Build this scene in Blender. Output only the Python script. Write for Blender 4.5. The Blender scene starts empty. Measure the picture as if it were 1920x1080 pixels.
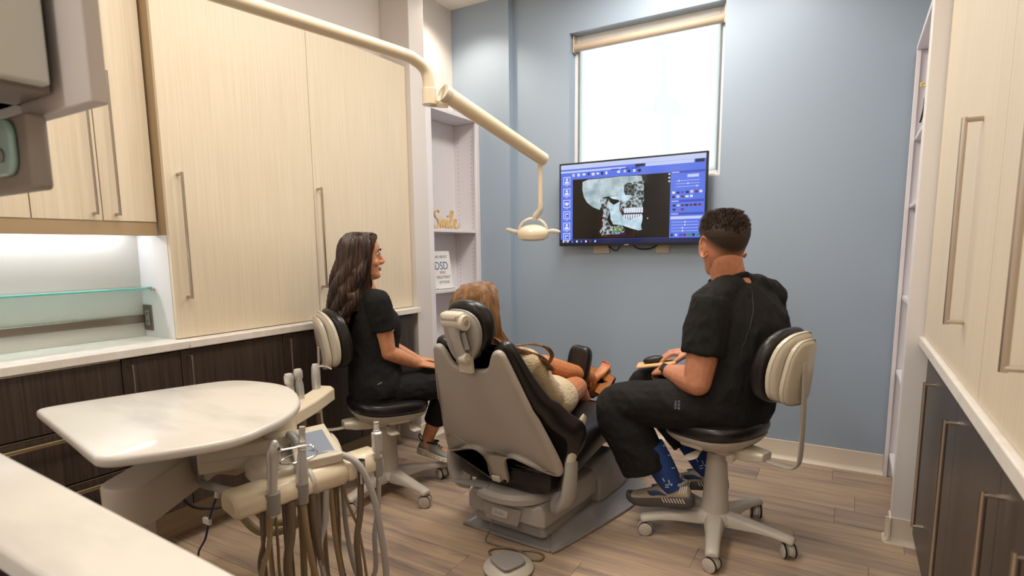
import bpy, math, random
import numpy as np
from mathutils import Vector, Matrix, Euler, noise

random.seed(7)
SC = bpy.context.scene
COL = SC.collection
PI = math.pi

# ------------------------------------------------------------------ camera
cam = bpy.data.cameras.new('camera')
cam_ob = bpy.data.objects.new('camera', cam)
COL.objects.link(cam_ob)
yaw, pitch, roll = .5360, .1340, -.0100
fwd = Vector((-math.sin(yaw) * math.cos(pitch), math.cos(yaw) * math.cos(pitch), -math.sin(pitch)))
rgt = Vector((math.cos(yaw), math.sin(yaw), 0))
upv = rgt.cross(fwd)
r2 = rgt * math.cos(roll) + upv * math.sin(roll)
u2 = -rgt * math.sin(roll) + upv * math.cos(roll)
m = Matrix((r2, u2, -fwd)).transposed().to_4x4()
m.translation = Vector((0, 0, 1.3))
cam_ob.matrix_world = m
cam.sensor_width = 36
cam.lens = 1065.25 / 1920 * 36
cam.shift_y = 70 / 1920
cam.clip_start = .02
cam.dof.use_dof = True
cam.dof.focus_distance = 2.7
cam.dof.aperture_fstop = 4.0
SC.camera = cam_ob

# ------------------------------------------------------------------ world, exposure, room lights
w = bpy.data.worlds.new('world')
SC.world = w
w.use_nodes = True
w.node_tree.nodes['Background'].inputs[0].default_value = (.95, .98, 1, 1)
w.node_tree.nodes['Background'].inputs[1].default_value = 4.6
SC.view_settings.view_transform = 'Standard'
SC.view_settings.look = 'None'
SC.view_settings.gamma = 1
SC.view_settings.exposure = 0
SC.view_settings.use_curve_mapping = False

CEIL = 3.08
PANEL_W = 30.0
PANEL_COL = (1.0, .945, .87)
PANELS = [(-1.35, 1.15), (-1.10, 2.85), (-.9, -1.4), (-2.2, -3.2), (.2, -3.2)]   # lit ceiling panels


def area(name, loc, sx, sy, power, col, rot=(0, 0, 0)):
    l = bpy.data.lights.new(name, 'AREA')
    l.shape = 'RECTANGLE'
    l.size, l.size_y = sx, sy
    l.energy = power
    l.color = col
    o = bpy.data.objects.new(name, l)
    o.location = loc
    o.rotation_euler = rot
    COL.objects.link(o)
    return o


def spot(name, loc, power, col, size=2.0, blend=.6, rad=.05):
    l = bpy.data.lights.new(name, 'SPOT')
    l.energy = power
    l.color = col
    l.spot_size = size
    l.spot_blend = blend
    l.shadow_soft_size = rad
    o = bpy.data.objects.new(name, l)
    o.location = loc
    COL.objects.link(o)
    return o


for i, (px, py) in enumerate(PANELS):
    area('panel_light', (px, py, CEIL - .03), .56, 1.16, PANEL_W, PANEL_COL)
spot('niche_light', (-2.42, 3.32, CEIL - .03), 30, (1, .86, .68), 2.2)
DOWN = [(-2.42, 3.32), (-.45, 3.3), (-.3, 1.9)]
spot('downlight_beam', (-.45, 3.3, CEIL - .03), 16, (1, .9, .78), 2.3)
spot('downlight_beam', (-.3, 1.9, CEIL - .03), 16, (1, .9, .78), 2.3)
area('undercabinet_light', (-2.70, .75, 1.41),   .05, 1.1, 2.8, (.84, .91, 1))


# ------------------------------------------------------------------ materials
def lin(c):
    c = c / 255
    return c / 12.92 if c <= .04045 else ((c + .055) / 1.055) ** 2.4


def L(r, g, b):
    return (lin(r), lin(g), lin(b), 1)


MATS = {}


def mat(name, col, rough=.5, metal=0, spec=.5, coat=0, noise_=None, bump=None, emit=None, sss=0, sheen=0, trans=0, alpha=1, ior=None):
    """col: sRGB tuple. noise_=(scale xyz, colour2, contrast lo, hi)  bump=(scale xyz, strength, distance)"""
    mt = bpy.data.materials.new(name)
    mt.use_nodes = True
    nt = mt.node_tree
    b = nt.nodes['Principled BSDF']
    b.inputs['Base Color'].default_value = L(*col)
    b.inputs['Roughness'].default_value = rough
    b.inputs['Metallic'].default_value = metal
    b.inputs['Specular IOR Level'].default_value = spec
    b.inputs['Coat Weight'].default_value = coat
    b.inputs['Coat Roughness'].default_value = .08
    b.inputs['Sheen Weight'].default_value = sheen
    if ior:
        b.inputs['IOR'].default_value = ior
    if sss:
        b.inputs['Subsurface Weight'].default_value = sss
        b.inputs['Subsurface Radius'].default_value = (.012, .005, .003)
        b.inputs['Subsurface Scale'].default_value = 1
    b.inputs['Transmission Weight'].default_value = trans
    b.inputs['Alpha'].default_value = alpha
    if emit:
        b.inputs['Emission Color'].default_value = L(*emit[0])
        b.inputs['Emission Strength'].default_value = emit[1]
    tc = None

    def tex(scale, detail=4, rough_=.55):
        nonlocal tc
        if tc is None:
            tc = nt.nodes.new('ShaderNodeTexCoord')
        mp = nt.nodes.new('ShaderNodeMapping')
        mp.inputs['Scale'].default_value = scale
        nt.links.new(tc.outputs['Object'], mp.inputs[0])
        n = nt.nodes.new('ShaderNodeTexNoise')
        n.inputs['Scale'].default_value = 1
        n.inputs['Detail'].default_value = detail
        n.inputs['Roughness'].default_value = rough_
        nt.links.new(mp.outputs[0], n.inputs['Vector'])
        return n
    if noise_:
        n = tex(noise_[0])
        r = nt.nodes.new('ShaderNodeValToRGB')
        r.color_ramp.elements[0].position = noise_[2]
        r.color_ramp.elements[1].position = noise_[3]
        r.color_ramp.elements[0].color = L(*col)
        r.color_ramp.elements[1].color = L(*noise_[1])
        nt.links.new(n.outputs[0], r.inputs[0])
        nt.links.new(r.outputs[0], b.inputs['Base Color'])
        if emit and emit[0] == 'noise':
            nt.links.new(r.outputs[0], b.inputs['Emission Color'])
    if bump:
        n = tex(bump[0])
        bp = nt.nodes.new('ShaderNodeBump')
        bp.inputs['Strength'].default_value = bump[1]
        bp.inputs['Distance'].default_value = bump[2]
        nt.links.new(n.outputs[0], bp.inputs['Height'])
        nt.links.new(bp.outputs[0], b.inputs['Normal'])
    MATS[name] = mt
    return mt


M_white = mat('white_paint', (222, 219, 218), .55, bump=((160, 160, 160), .05, .002))
M_blue = mat('blue_paint', (152, 168, 186), .42, bump=((120, 120, 120), .08, .002))
M_wallgrey = mat('grey_white_paint', (214, 208, 204), .55, bump=((140, 140, 140), .06, .002))
M_ceiling = mat('ceiling_paint', (232, 226, 214), .7)
M_base = mat('vinyl_base', (214, 202, 186), .45)
M_shelf = mat('white_melamine', (226, 222, 226), .4)
M_hole = mat('hole_dark', (95, 90, 90), .7)
M_cream = mat('cream_laminate', (214, 199, 174), .42, noise_=((120, 120, 2.2), (223, 209, 186), .35, .65), bump=((220, 220, 4), .06, .001))
M_creamedge = mat('cream_edge', (170, 146, 112), .45)
M_dark = mat('dark_laminate', (48, 38, 33), .38, noise_=((150, 150, 3), (74, 61, 53), .35, .7), bump=((200, 200, 4), .08, .001))
M_toe = mat('tan_toe_kick', (168, 148, 120), .5, noise_=((4, 4, 40), (178, 158, 132), .4, .6))
M_marble = mat('white_marble', (214, 209, 201), .28, noise_=((2.5, 7, 3), (176, 174, 170), .52, .85), coat=.3)
M_trim = mat('pale_worktop', (228, 222, 214), .35, noise_=((20, 20, 20), (216, 209, 200), .4, .7))
M_nickel = mat('brushed_nickel', (186, 176, 164), .32, metal=1)
M_chrome = mat('chrome', (205, 205, 208), .15, metal=1)
M_cham = mat('champagne_strip', (196, 176, 140), .3, metal=1)
M_glass = mat('shelf_glass', (190, 235, 228), .02, trans=1, ior=1.45)
M_glassedge = mat('glass_edge', (96, 190, 180), .15, spec=.7)
M_back = mat('painted_backsplash', (206, 203, 197), .25)
M_steel = mat('steel_plate', (140, 130, 120), .35, metal=1)
M_beige = mat('beige_enamel', (218, 204, 178), .28, coat=.35)
M_beige2 = mat('cream_plastic', (202, 193, 175), .35, coat=.15)
M_grey = mat('warm_grey_plastic', (186, 178, 166), .42)
M_shell = mat('grey_chair_shell', (166, 157, 147), .42)
M_chairg = mat('grey_chair_base', (158, 152, 146), .45)
M_greyd = mat('mid_grey_plastic', (140, 136, 132), .5)
M_plate = mat('grey_base_metal', (150, 146, 144), .38, metal=.15)
M_silver = mat('silver_handpiece', (200, 198, 195), .32, metal=.45)
M_hose = mat('tan_hose', (150, 130, 100), .45)
M_hoseg = mat('grey_hose', (172, 168, 166), .4)
M_hosed = mat('dark_tan_hose', (112, 98, 80), .45)
M_sheath = mat('woven_sheath', (176, 156, 122), .6, bump=((260, 260, 260), .5, .004))
M_black = mat('black_vinyl', (24, 21, 21), .32, bump=((70, 70, 70), .06, .004))
M_blackp = mat('black_plastic', (16, 15, 15), .35)
M_rubber = mat('black_rubber', (20, 20, 20), .6)
M_fabric = mat('black_scrub_cloth', (22, 21, 21), .85, spec=.3, bump=((26, 26, 9), .35, .02))
M_fabricl = mat('black_cotton', (23, 21, 21), .85, spec=.3, bump=((24, 9, 24), .4, .02))
M_skin = mat('skin_warm', (196, 136, 104), .5, sss=.12, noise_=((40, 40, 40), (184, 118, 90), .4, .75), bump=((200, 200, 200), .08, .001))
M_skin2 = mat('skin_fair', (206, 146, 108), .5, sss=.12, noise_=((40, 40, 40), (194, 128, 94), .4, .75))
M_skin3 = mat('skin_tan', (202, 132, 84), .45, sss=.12, noise_=((30, 30, 30), (190, 116, 72), .4, .75))
M_lip = mat('lip', (160, 84, 76), .4)
M_eye = mat('eye_dark', (30, 20, 16), .2)
M_eyew = mat('eye_white', (220, 212, 204), .25)
M_brow = mat('brow_hair', (46, 32, 24), .7)
M_hairm = mat('short_dark_hair', (44, 35, 30), .5, spec=.5, noise_=((160, 160, 60), (96, 78, 66), .42, .68))
M_hairw = mat('dark_brown_hair', (36, 24, 18), .42, spec=.5, noise_=((60, 60, 6), (84, 58, 42), .4, .7))
M_hairp = mat('light_brown_hair', (96, 66, 40), .42, spec=.5, noise_=((60, 60, 6), (152, 112, 72), .35, .7))
M_knit = mat('cream_knit', (204, 184, 148), .85, sheen=.2, bump=((50, 50, 160), .7, .01))
M_denim = mat('shorts_cloth', (150, 140, 124), .85)
M_board = mat('tan_board', (214, 172, 120), .55)
M_suede = mat('tan_suede', (168, 104, 44), .7, noise_=((60, 60, 60), (146, 86, 34), .4, .7))
M_nail = mat('red_nail', (190, 40, 50), .25)
M_shoeg = mat('grey_mesh_shoe', (140, 136, 132), .75, bump=((400, 400, 400), .4, .002))
M_shoet = mat('taupe_mesh_shoe', (172, 158, 138), .75, bump=((400, 400, 400), .4, .002))
M_shoed = mat('dark_sole', (74, 68, 66), .7)
M_sole = mat('cream_sole', (216, 206, 188), .6)
M_navy = mat('navy_patch', (38, 58, 100), .6)
M_sockw = mat('sock_print', (170, 184, 200), .8)
M_sock = mat('blue_sock', (28, 56, 116), .8)
M_paper = mat('white_card', (236, 234, 232), .6)
M_ink = mat('grey_ink', (120, 122, 130), .7)
M_inkb = mat('blue_ink', (70, 104, 150), .7)
M_inkr = mat('red_ink', (196, 100, 92), .7)
M_wood = mat('pale_ply', (214, 184, 132), .55, noise_=((30, 30, 200), (196, 160, 106), .4, .7))
M_outlet = mat('almond_plate', (200, 188, 170), .45)
M_roller = mat('roller_tube', (196, 178, 156), .5)
M_frame = mat('window_frame', (226, 226, 226), .4)
M_pole = mat('weathered_pole', (120, 128, 124), .8)
M_label = mat('white_label', (232, 230, 228), .6)
M_cabblue = mat('blue_cable', (44, 40, 110), .5)
M_screenlcd = mat('lcd_grey', (120, 132, 150), .15, emit=((110, 124, 146), .08))
M_greycab = mat('grey_box_front', (196, 198, 194), .45)
M_greycab2 = mat('grey_box_edge', (196, 190, 188), .5)
M_taupe = mat('taupe_box', (140, 132, 124), .5)
M_teal = mat('pale_teal_lens', (150, 186, 184), .15, coat=.5)
M_lamp = mat('panel_diffuser', (255, 250, 242), .6, emit=((255, 244, 228), 3.0))
M_stone = mat('grey_stone', (120, 116, 114), .6)


def floor_material():
    mt = bpy.data.materials.new('vinyl_plank')
    mt.use_nodes = True
    nt = mt.node_tree
    b = nt.nodes['Principled BSDF']
    b.inputs['Roughness'].default_value = .42
    tc = nt.nodes.new('ShaderNodeTexCoord')
    oi = nt.nodes.new('ShaderNodeObjectInfo')
    ad = nt.nodes.new('ShaderNodeVectorMath')
    ad.operation = 'MULTIPLY_ADD'
    cmb = nt.nodes.new('ShaderNodeCombineXYZ')
    for i in range(3):
        nt.links.new(oi.outputs['Random'], cmb.inputs[i])
    ad.inputs[1].default_value = (37, 53, 11)
    nt.links.new(cmb.outputs[0], ad.inputs[0])
    nt.links.new(tc.outputs['Object'], ad.inputs[2])

    def nz(scale, detail, rough):
        mp = nt.nodes.new('ShaderNodeMapping')
        mp.inputs['Scale'].default_value = scale
        nt.links.new(ad.outputs[0], mp.inputs[0])
        n = nt.nodes.new('ShaderNodeTexNoise')
        n.inputs['Scale'].default_value = 1
        n.inputs['Detail'].default_value = detail
        n.inputs['Roughness'].default_value = rough
        n.inputs['Distortion'].default_value = .4
        nt.links.new(mp.outputs[0], n.inputs['Vector'])
        return n
    n1 = nz((1.3, 13, 1), 5, .6)
    n2 = nz((3, 120, 1), 3, .6)
    r1 = nt.nodes.new('ShaderNodeValToRGB')
    e = r1.color_ramp.elements
    e[0].position, e[0].color = .28, L(128, 112, 104)
    e[1].position, e[1].color = .72, L(200, 176, 148)
    for p, c in ((.42, (164, 144, 130)), (.55, (188, 164, 138))):
        x = r1.color_ramp.elements.new(p)
        x.color = L(*c)
    nt.links.new(n1.outputs[0], r1.inputs[0])
    r2_ = nt.nodes.new('ShaderNodeValToRGB')
    r2_.color_ramp.elements[0].position, r2_.color_ramp.elements[0].color = .3, (.82, .80, .80, 1)
    r2_.color_ramp.elements[1].position, r2_.color_ramp.elements[1].color = .65, (1, 1, 1, 1)
    nt.links.new(n2.outputs[0], r2_.inputs[0])
    r3 = nt.nodes.new('ShaderNodeValToRGB')
    r3.color_ramp.elements[0].color = (.80, .79, .82, 1)
    r3.color_ramp.elements[1].color = (1, .98, .95, 1)
    nt.links.new(oi.outputs['Random'], r3.inputs[0])
    m1 = nt.nodes.new('ShaderNodeMix')
    m1.data_type = 'RGBA'
    m1.blend_type = 'MULTIPLY'
    m1.inputs['Factor'].default_value = 1
    nt.links.new(r1.outputs[0], m1.inputs['A'])
    nt.links.new(r2_.outputs[0], m1.inputs['B'])
    m2 = nt.nodes.new('ShaderNodeMix')
    m2.data_type = 'RGBA'
    m2.blend_type = 'MULTIPLY'
    m2.inputs['Factor'].default_value = 1
    nt.links.new(m1.outputs['Result'], m2.inputs['A'])
    nt.links.new(r3.outputs[0], m2.inputs['B'])
    nt.links.new(m2.outputs['Result'], b.inputs['Base Color'])
    bp = nt.nodes.new('ShaderNodeBump')
    bp.inputs['Strength'].default_value = .08
    bp.inputs['Distance'].default_value = .002
    nt.links.new(n2.outputs[0], bp.inputs['Height'])
    nt.links.new(bp.outputs[0], b.inputs['Normal'])
    return mt


M_plank = floor_material()


def shade_material():
    mt = bpy.data.materials.new('solar_shade')
    mt.use_nodes = True
    nt = mt.node_tree
    nt.nodes.remove(nt.nodes['Principled BSDF'])
    out = nt.nodes['Material Output']
    t = nt.nodes.new('ShaderNodeBsdfTransparent')
    t.inputs[0].default_value = (1, 1, 1, 1)
    d = nt.nodes.new('ShaderNodeBsdfTranslucent')
    d.inputs[0].default_value = (.66, .67, .67, 1)
    mx = nt.nodes.new('ShaderNodeMixShader')
    mx.inputs[0].default_value = .80
    nt.links.new(t.outputs[0], mx.inputs[1])
    nt.links.new(d.outputs[0], mx.inputs[2])
    nt.links.new(mx.outputs[0], out.inputs[0])
    return mt


M_shade = shade_material()


def pane_material():
    mt = bpy.data.materials.new('window_glass')
    mt.use_nodes = True
    nt = mt.node_tree
    nt.nodes.remove(nt.nodes['Principled BSDF'])
    out = nt.nodes['Material Output']
    t = nt.nodes.new('ShaderNodeBsdfTransparent')
    t.inputs[0].default_value = (.93, .97, .96, 1)
    g = nt.nodes.new('ShaderNodeBsdfGlossy')
    g.inputs['Roughness'].default_value = .02
    f = nt.nodes.new('ShaderNodeFresnel')
    f.inputs[0].default_value = 1.45
    mx = nt.nodes.new('ShaderNodeMixShader')
    nt.links.new(f.outputs[0], mx.inputs[0])
    nt.links.new(t.outputs[0], mx.inputs[1])
    nt.links.new(g.outputs[0], mx.inputs[2])
    nt.links.new(mx.outputs[0], out.inputs[0])
    return mt


M_pane = pane_material()


def fade_material():
    """hair whose density runs out into skin (colour from the mesh attribute 'fade')"""
    mt = mat('faded_hair', (34, 27, 23), .6, spec=.3)
    nt = mt.node_tree
    b = nt.nodes['Principled BSDF']
    at = nt.nodes.new('ShaderNodeAttribute')
    at.attribute_name = 'fade'
    n = nt.nodes.new('ShaderNodeTexNoise')
    n.inputs['Scale'].default_value = 260
    ma = nt.nodes.new('ShaderNodeMath')
    ma.operation = 'MULTIPLY_ADD'
    ma.inputs[1].default_value = .5
    ma.use_clamp = True
    sub = nt.nodes.new('ShaderNodeMath')
    sub.operation = 'SUBTRACT'
    sub.inputs[1].default_value = .25
    nt.links.new(at.outputs['Fac'], sub.inputs[0])
    nt.links.new(n.outputs[0], ma.inputs[0])
    nt.links.new(sub.outputs[0], ma.inputs[2])
    mx = nt.nodes.new('ShaderNodeMix')
    mx.data_type = 'RGBA'
    mx.inputs['A'].default_value = L(190, 128, 98)
    mx.inputs['B'].default_value = L(46, 37, 31)
    nt.links.new(ma.outputs[0], mx.inputs['Factor'])
    nt.links.new(mx.outputs['Result'], b.inputs['Base Color'])
    return mt


M_fade = fade_material()


# ------------------------------------------------------------------ shape helpers: every shape is (verts, faces)
def sh_box(x0, x1, y0, y1, z0, z1):
    v = [(x0, y0, z0), (x1, y0, z0), (x1, y1, z0), (x0, y1, z0), (x0, y0, z1), (x1, y0, z1), (x1, y1, z1), (x0, y1, z1)]
    f = [(3, 2, 1, 0), (4, 5, 6, 7), (0, 1, 5, 4), (1, 2, 6, 5), (2, 3, 7, 6), (3, 0, 4, 7)]
    return v, f


def sh_loft(rings, cap=True, closed=False):
    n = len(rings[0])
    v = [tuple(p) for r in rings for p in r]
    f = []
    k = len(rings)
    for i in range(k if closed else k - 1):
        a, b = i * n, ((i + 1) % k) * n
        for j in range(n):
            j2 = (j + 1) % n
            f.append((a + j, a + j2, b + j2, b + j))
    if cap and not closed:
        f.append(tuple(range(n - 1, -1, -1)))
        f.append(tuple((k - 1) * n + j for j in range(n)))
    return v, f


def catmull(pts, per):
    pts = [np.array(p, float) for p in pts]
    P = [2 * pts[0] - pts[1]] + pts + [2 * pts[-1] - pts[-2]]
    out = []
    for i in range(1, len(P) - 2):
        for k in range(per):
            t = k / per
            a, b, c, d = P[i - 1], P[i], P[i + 1], P[i + 2]
            out.append(.5 * (2 * b + (c - a) * t + (2 * a - 5 * b + 4 * c - d) * t * t + (3 * b - a - 3 * c + d) * t ** 3))
    out.append(pts[-1])
    return out


def sh_tube(path, rad, n=10, per=0, side=None, cap=True, closed=False, dome=False):
    """rad: number, list of numbers, or list of (a,b) half widths; side: direction of the a axis"""
    k = len(path)
    rr = [rad] * k if isinstance(rad, (int, float)) else list(rad)
    rr = [(q, q) if isinstance(q, (int, float)) else q for q in rr]
    if per:
        q = catmull([list(p) + list(r_) for p, r_ in zip(path, rr)], per)
        path = [p[:3] for p in q]
        rr = [(max(p[3], 1e-4), max(p[4], 1e-4)) for p in q]
    path = [Vector(p) for p in path]
    k = len(path)
    if dome:
        def ext(p, q, r_):
            d = (p - q).normalized()
            o = []
            for s in (.35, .65, .88, .98):
                c = math.sqrt(1 - s * s)
                o.append((p + d * min(r_) * s, (r_[0] * c, r_[1] * c)))
            return o
        h = ext(path[0], path[1], rr[0])[::-1]
        t = ext(path[-1], path[-2], rr[-1])
        path = [a for a, _ in h] + path + [a for a, _ in t]
        rr = [b for _, b in h] + rr + [b for _, b in t]
        k = len(path)
    tang = []
    for i in range(k):
        if closed:
            t = path[(i + 1) % k] - path[i - 1]
        else:
            t = path[min(i + 1, k - 1)] - path[max(i - 1, 0)]
        if t.length < 1e-9:
            t = Vector((0, 0, 1))
        tang.append(t.normalized())
    t0 = tang[0]
    s = Vector(side) if side else (Vector((0, 0, 1)) if abs(t0.z) < .9 else Vector((1, 0, 0)))
    a = (s - t0 * s.dot(t0)).normalized()
    rings = []
    for i in range(k):
        t = tang[i]
        if side:
            a2 = Vector(side) - t * Vector(side).dot(t)
            if a2.length > 1e-3:
                a = a2.normalized()
        else:
            a = (a - t * a.dot(t)).normalized()
        b = t.cross(a)
        ra, rb = rr[i]
        rings.append([path[i] + a * (ra * math.cos(2 * PI * j / n)) + b * (rb * math.sin(2 * PI * j / n)) for j in range(n)])
    return sh_loft(rings, cap, closed)


def sh_lathe(prof, n=20, cap=True):
    return sh_loft([[(r * math.cos(2 * PI * j / n), r * math.sin(2 * PI * j / n), z) for j in range(n)] for r, z in prof], cap)


def sh_prism(poly, z0, z1):
    return sh_loft([[(x, y, z0) for x, y in poly], [(x, y, z1) for x, y in poly]])


def sh_pillow(poly, z0, z1, r, steps=4):
    """prism with rounded rims; the outline shrinks along its inward normals"""
    n = len(poly)
    c = np.array(poly, float)
    nrm = []
    area_ = sum(c[i][0] * c[(i + 1) % n][1] - c[(i + 1) % n][0] * c[i][1] for i in range(n))
    sg = 1 if area_ > 0 else -1
    for i in range(n):
        t = c[(i + 1) % n] - c[i - 1]
        t = t / (np.linalg.norm(t) + 1e-9)
        nrm.append(np.array([-t[1], t[0]]) * sg)
    rings = []
    for k in range(steps + 1):
        a = PI / 2 * k / steps
        ins = r * (1 - math.sin(a))
        rings.append([(c[i][0] + nrm[i][0] * ins, c[i][1] + nrm[i][1] * ins, z0 + r * (1 - math.cos(a))) for i in range(n)])
    for k in range(steps + 1):
        a = PI / 2 * k / steps
        ins = r * (1 - math.cos(a))
        rings.append([(c[i][0] + nrm[i][0] * ins, c[i][1] + nrm[i][1] * ins, z1 - r * (1 - math.sin(a))) for i in range(n)])
    return sh_loft(rings)


def sh_ball(c, rx, ry=None, rz=None, nu=16, nv=10):
    ry = ry or rx
    rz = rz or rx
    rings = []
    for i in range(nv + 1):
        a = -PI / 2 + PI * i / nv
        ca = max(math.cos(a), .02)
        rings.append([(c[0] + rx * ca * math.cos(2 * PI * j / nu), c[1] + ry * ca * math.sin(2 * PI * j / nu), c[2] + rz * math.sin(a)) for j in range(nu)])
    return sh_loft(rings)


def rrect(x0, x1, y0, y1, r, n=5):
    o = []
    for cx, cy, a0 in ((x1 - r, y1 - r, 0), (x0 + r, y1 - r, 90), (x0 + r, y0 + r, 180), (x1 - r, y0 + r, 270)):
        for i in range(n + 1):
            a = math.radians(a0 + 90 * i / n)
            o.append((cx + r * math.cos(a), cy + r * math.sin(a)))
    return o


def smooth_poly(pts, per=6):
    n = len(pts)
    out = []
    for i in range(n):
        a, b, c, d = (np.array(pts[(i + k) % n], float) for k in (-1, 0, 1, 2))
        for k in range(per):
            t = k / per
            out.append(tuple(.5 * (2 * b + (c - a) * t + (2 * a - 5 * b + 4 * c - d) * t * t + (3 * b - a - 3 * c + d) * t ** 3)))
    return out


def xf(s, mtx):
    return [tuple(mtx @ Vector(p)) for p in s[0]], s[1]


def T(x, y, z):
    return Matrix.Translation((x, y, z))


def RX(a):
    return Matrix.Rotation(math.radians(a), 4, 'X')


def RY(a):
    return Matrix.Rotation(math.radians(a), 4, 'Y')


def RZ(a):
    return Matrix.Rotation(math.radians(a), 4, 'Z')


def frame(o, x, y, z=None):
    x = Vector(x).normalized()
    y = Vector(y)
    y = (y - x * y.dot(x)).normalized()
    z = x.cross(y)
    mt = Matrix((x, y, z)).transposed().to_4x4()
    mt.translation = Vector(o)
    return mt


def join(*ss):
    v, f = [], []
    for s in ss:
        o = len(v)
        v += list(s[0])
        f += [tuple(i + o for i in q) for q in s[1]]
    return v, f


def obj(name, shape, material, parent=None, bevel=0, sharp=38, mats=None, seg=2, subsurf=0):
    """mats: optional list of (shape, material) further pieces of the same mesh"""
    pieces = [(shape, material)] + (mats or [])
    v, f, mi, ml = [], [], [], []
    for s, m_ in pieces:
        if m_ not in ml:
            ml.append(m_)
        o = len(v)
        v += list(s[0])
        f += [tuple(i + o for i in q) for q in s[1]]
        mi += [ml.index(m_)] * len(s[1])
    me = bpy.data.meshes.new(name)
    me.from_pydata([tuple(p) for p in v], [], f)
    for m_ in ml:
        me.materials.append(m_)
    if len(ml) > 1:
        me.polygons.foreach_set('material_index', mi)
    me.update()
    me.shade_smooth()
    me.set_sharp_from_angle(angle=math.radians(sharp))
    o = bpy.data.objects.new(name, me)
    COL.objects.link(o)
    if parent is not None:
        o.parent = parent
        if parent.type == 'EMPTY':
            o.matrix_parent_inverse = INV[parent.name]
    if bevel:
        b = o.modifiers.new('bevel', 'BEVEL')
        b.width = bevel
        b.segments = seg
        b.limit_method = 'ANGLE'
        b.angle_limit = math.radians(40)
    if subsurf:
        b = o.modifiers.new('sub', 'SUBSURF')
        b.levels = b.render_levels = subsurf
    return o


INV = {}


def thing(name, label, cat, loc=(0, 0, 0), rz=0, group=None, local=False):
    """an Empty at the thing's base. local=False: parts are given in world coordinates"""
    o = bpy.data.objects.new(name, None)
    o.empty_display_size = .1
    COL.objects.link(o)
    o.location = loc
    o.rotation_euler = (0, 0, math.radians(rz))
    INV[o.name] = Matrix.Identity(4) if local else (T(*loc) @ RZ(rz)).inverted()
    return tag(o, label, cat, group)


def tag(o, label, cat, group=None):
    o['label'] = label
    o['category'] = cat
    if group:
        o['group'] = group
    return o


def struct(name, shape, material, bevel=0, parent=None, label=None, **k):
    o = obj(name, shape, material, parent, bevel, **k)
    if parent is None:
        o['kind'] = 'structure'
    if label:
        o['label'] = label
    return o


def copy_tree(root, loc, rz=None, label=None, group=None):
    r = root.copy()
    COL.objects.link(r)
    r.location = loc
    if rz is not None:
        r.rotation_euler = (0, 0, math.radians(rz))
    if label:
        r['label'] = label
    if group:
        r['group'] = group
    for ch in list(root.children):
        c = ch.copy()
        COL.objects.link(c)
        c.parent = r
        for g in ch.children:
            d = g.copy()
            COL.objects.link(d)
            d.parent = c
    return r


def sh_text(txt, size, depth=.0005):
    cu = bpy.data.curves.new('t', 'FONT')
    cu.body = txt
    cu.size = size
    cu.extrude = depth
    cu.align_x = 'CENTER'
    cu.align_y = 'CENTER'
    cu.resolution_u = 3
    o = bpy.data.objects.new('t', cu)
    COL.objects.link(o)
    bpy.context.view_layer.update()
    me = bpy.data.meshes.new_from_object(o.evaluated_get(bpy.context.evaluated_depsgraph_get()))
    v = [tuple(p.co) for p in me.vertices]
    f = [tuple(p.vertices) for p in me.polygons]
    bpy.data.objects.remove(o)
    bpy.data.meshes.remove(me)
    bpy.data.curves.remove(cu)
    return v, f


# local frames for things drawn flat on walls: x along, y up, z out
def wall_frame_x(X, y0, z0):      # faces +X : local x -> +Y, y -> +Z
    return frame((X, y0, z0), (0, 1, 0), (0, 0, 1))


def wall_frame_y(Y, x0, z0):      # faces -Y : local x -> +X, y -> +Z
    return frame((x0, Y, z0), (1, 0, 0), (0, 0, 1))
# ================================================================== STRUCTURE
fl = struct('floor', sh_box(-2.9, .75, -4.7, 3.9, -.12, -.004), M_plank)
PW, PL = .182, 1.22
plank_me = None
y = -.5
row = 0
rnd = random.Random(3)
while y < 3.75:
    off = rnd.uniform(0, PL)
    x = -2.75 - off
    while x < .62:
        x0 = max(x, -2.70)
        x1 = min(x + PL, .62)
        if x1 - x0 > .05:
            if x1 - x0 > PL - .001:
                if plank_me is None:
                    o = obj('plank', sh_box(.0006, PL - .0006, .0006, PW - .0006, -.004, 0), M_plank, fl, .0008, seg=1)
                    plank_me = o
                else:
                    o = plank_me.copy()
                    COL.objects.link(o)
            else:
                o = obj('plank', sh_box(.0006, x1 - x0 - .0006, .0006, PW - .0006, -.004, 0), M_plank, fl, .0008, seg=1)
            o.location = (x0, y, 0)
        x += PL
    y += PW
    row += 1

# ceiling with openings' trim
ce = struct('ceiling', sh_box(-2.9, .75, -4.7, 3.9, CEIL, CEIL + .1), M_ceiling)
for px, py in PANELS:
    obj('panel_diffuser', sh_box(px - .28, px + .28, py - .58, py + .58, CEIL - .012, CEIL - .004), M_lamp, ce)
    obj('panel_frame', join(sh_box(px - .31, px - .28, py - .61, py + .61, CEIL - .02, CEIL - .001), sh_box(px + .28, px + .31, py - .61, py + .61, CEIL - .02, CEIL - .001),
        sh_box(px - .28, px + .28, py - .61, py - .58, CEIL - .02, CEIL - .001), sh_box(px - .28, px + .28, py + .58, py + .61, CEIL - .02, CEIL - .001)), M_white, ce)
for px, py in DOWN:
    obj('downlight_ring', xf(sh_lathe([(.055, -.003), (.08, -.012), (.085, -.004), (.085, 0), (.055, 0)], 28, cap=False), T(px, py, CEIL)), M_white, ce)
    obj('downlight_lens', xf(sh_lathe([(.001, -.002), (.055, -.002), (.055, -.0005), (.001, -.0005)], 28), T(px, py, CEIL)), M_lamp, ce)

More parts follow.
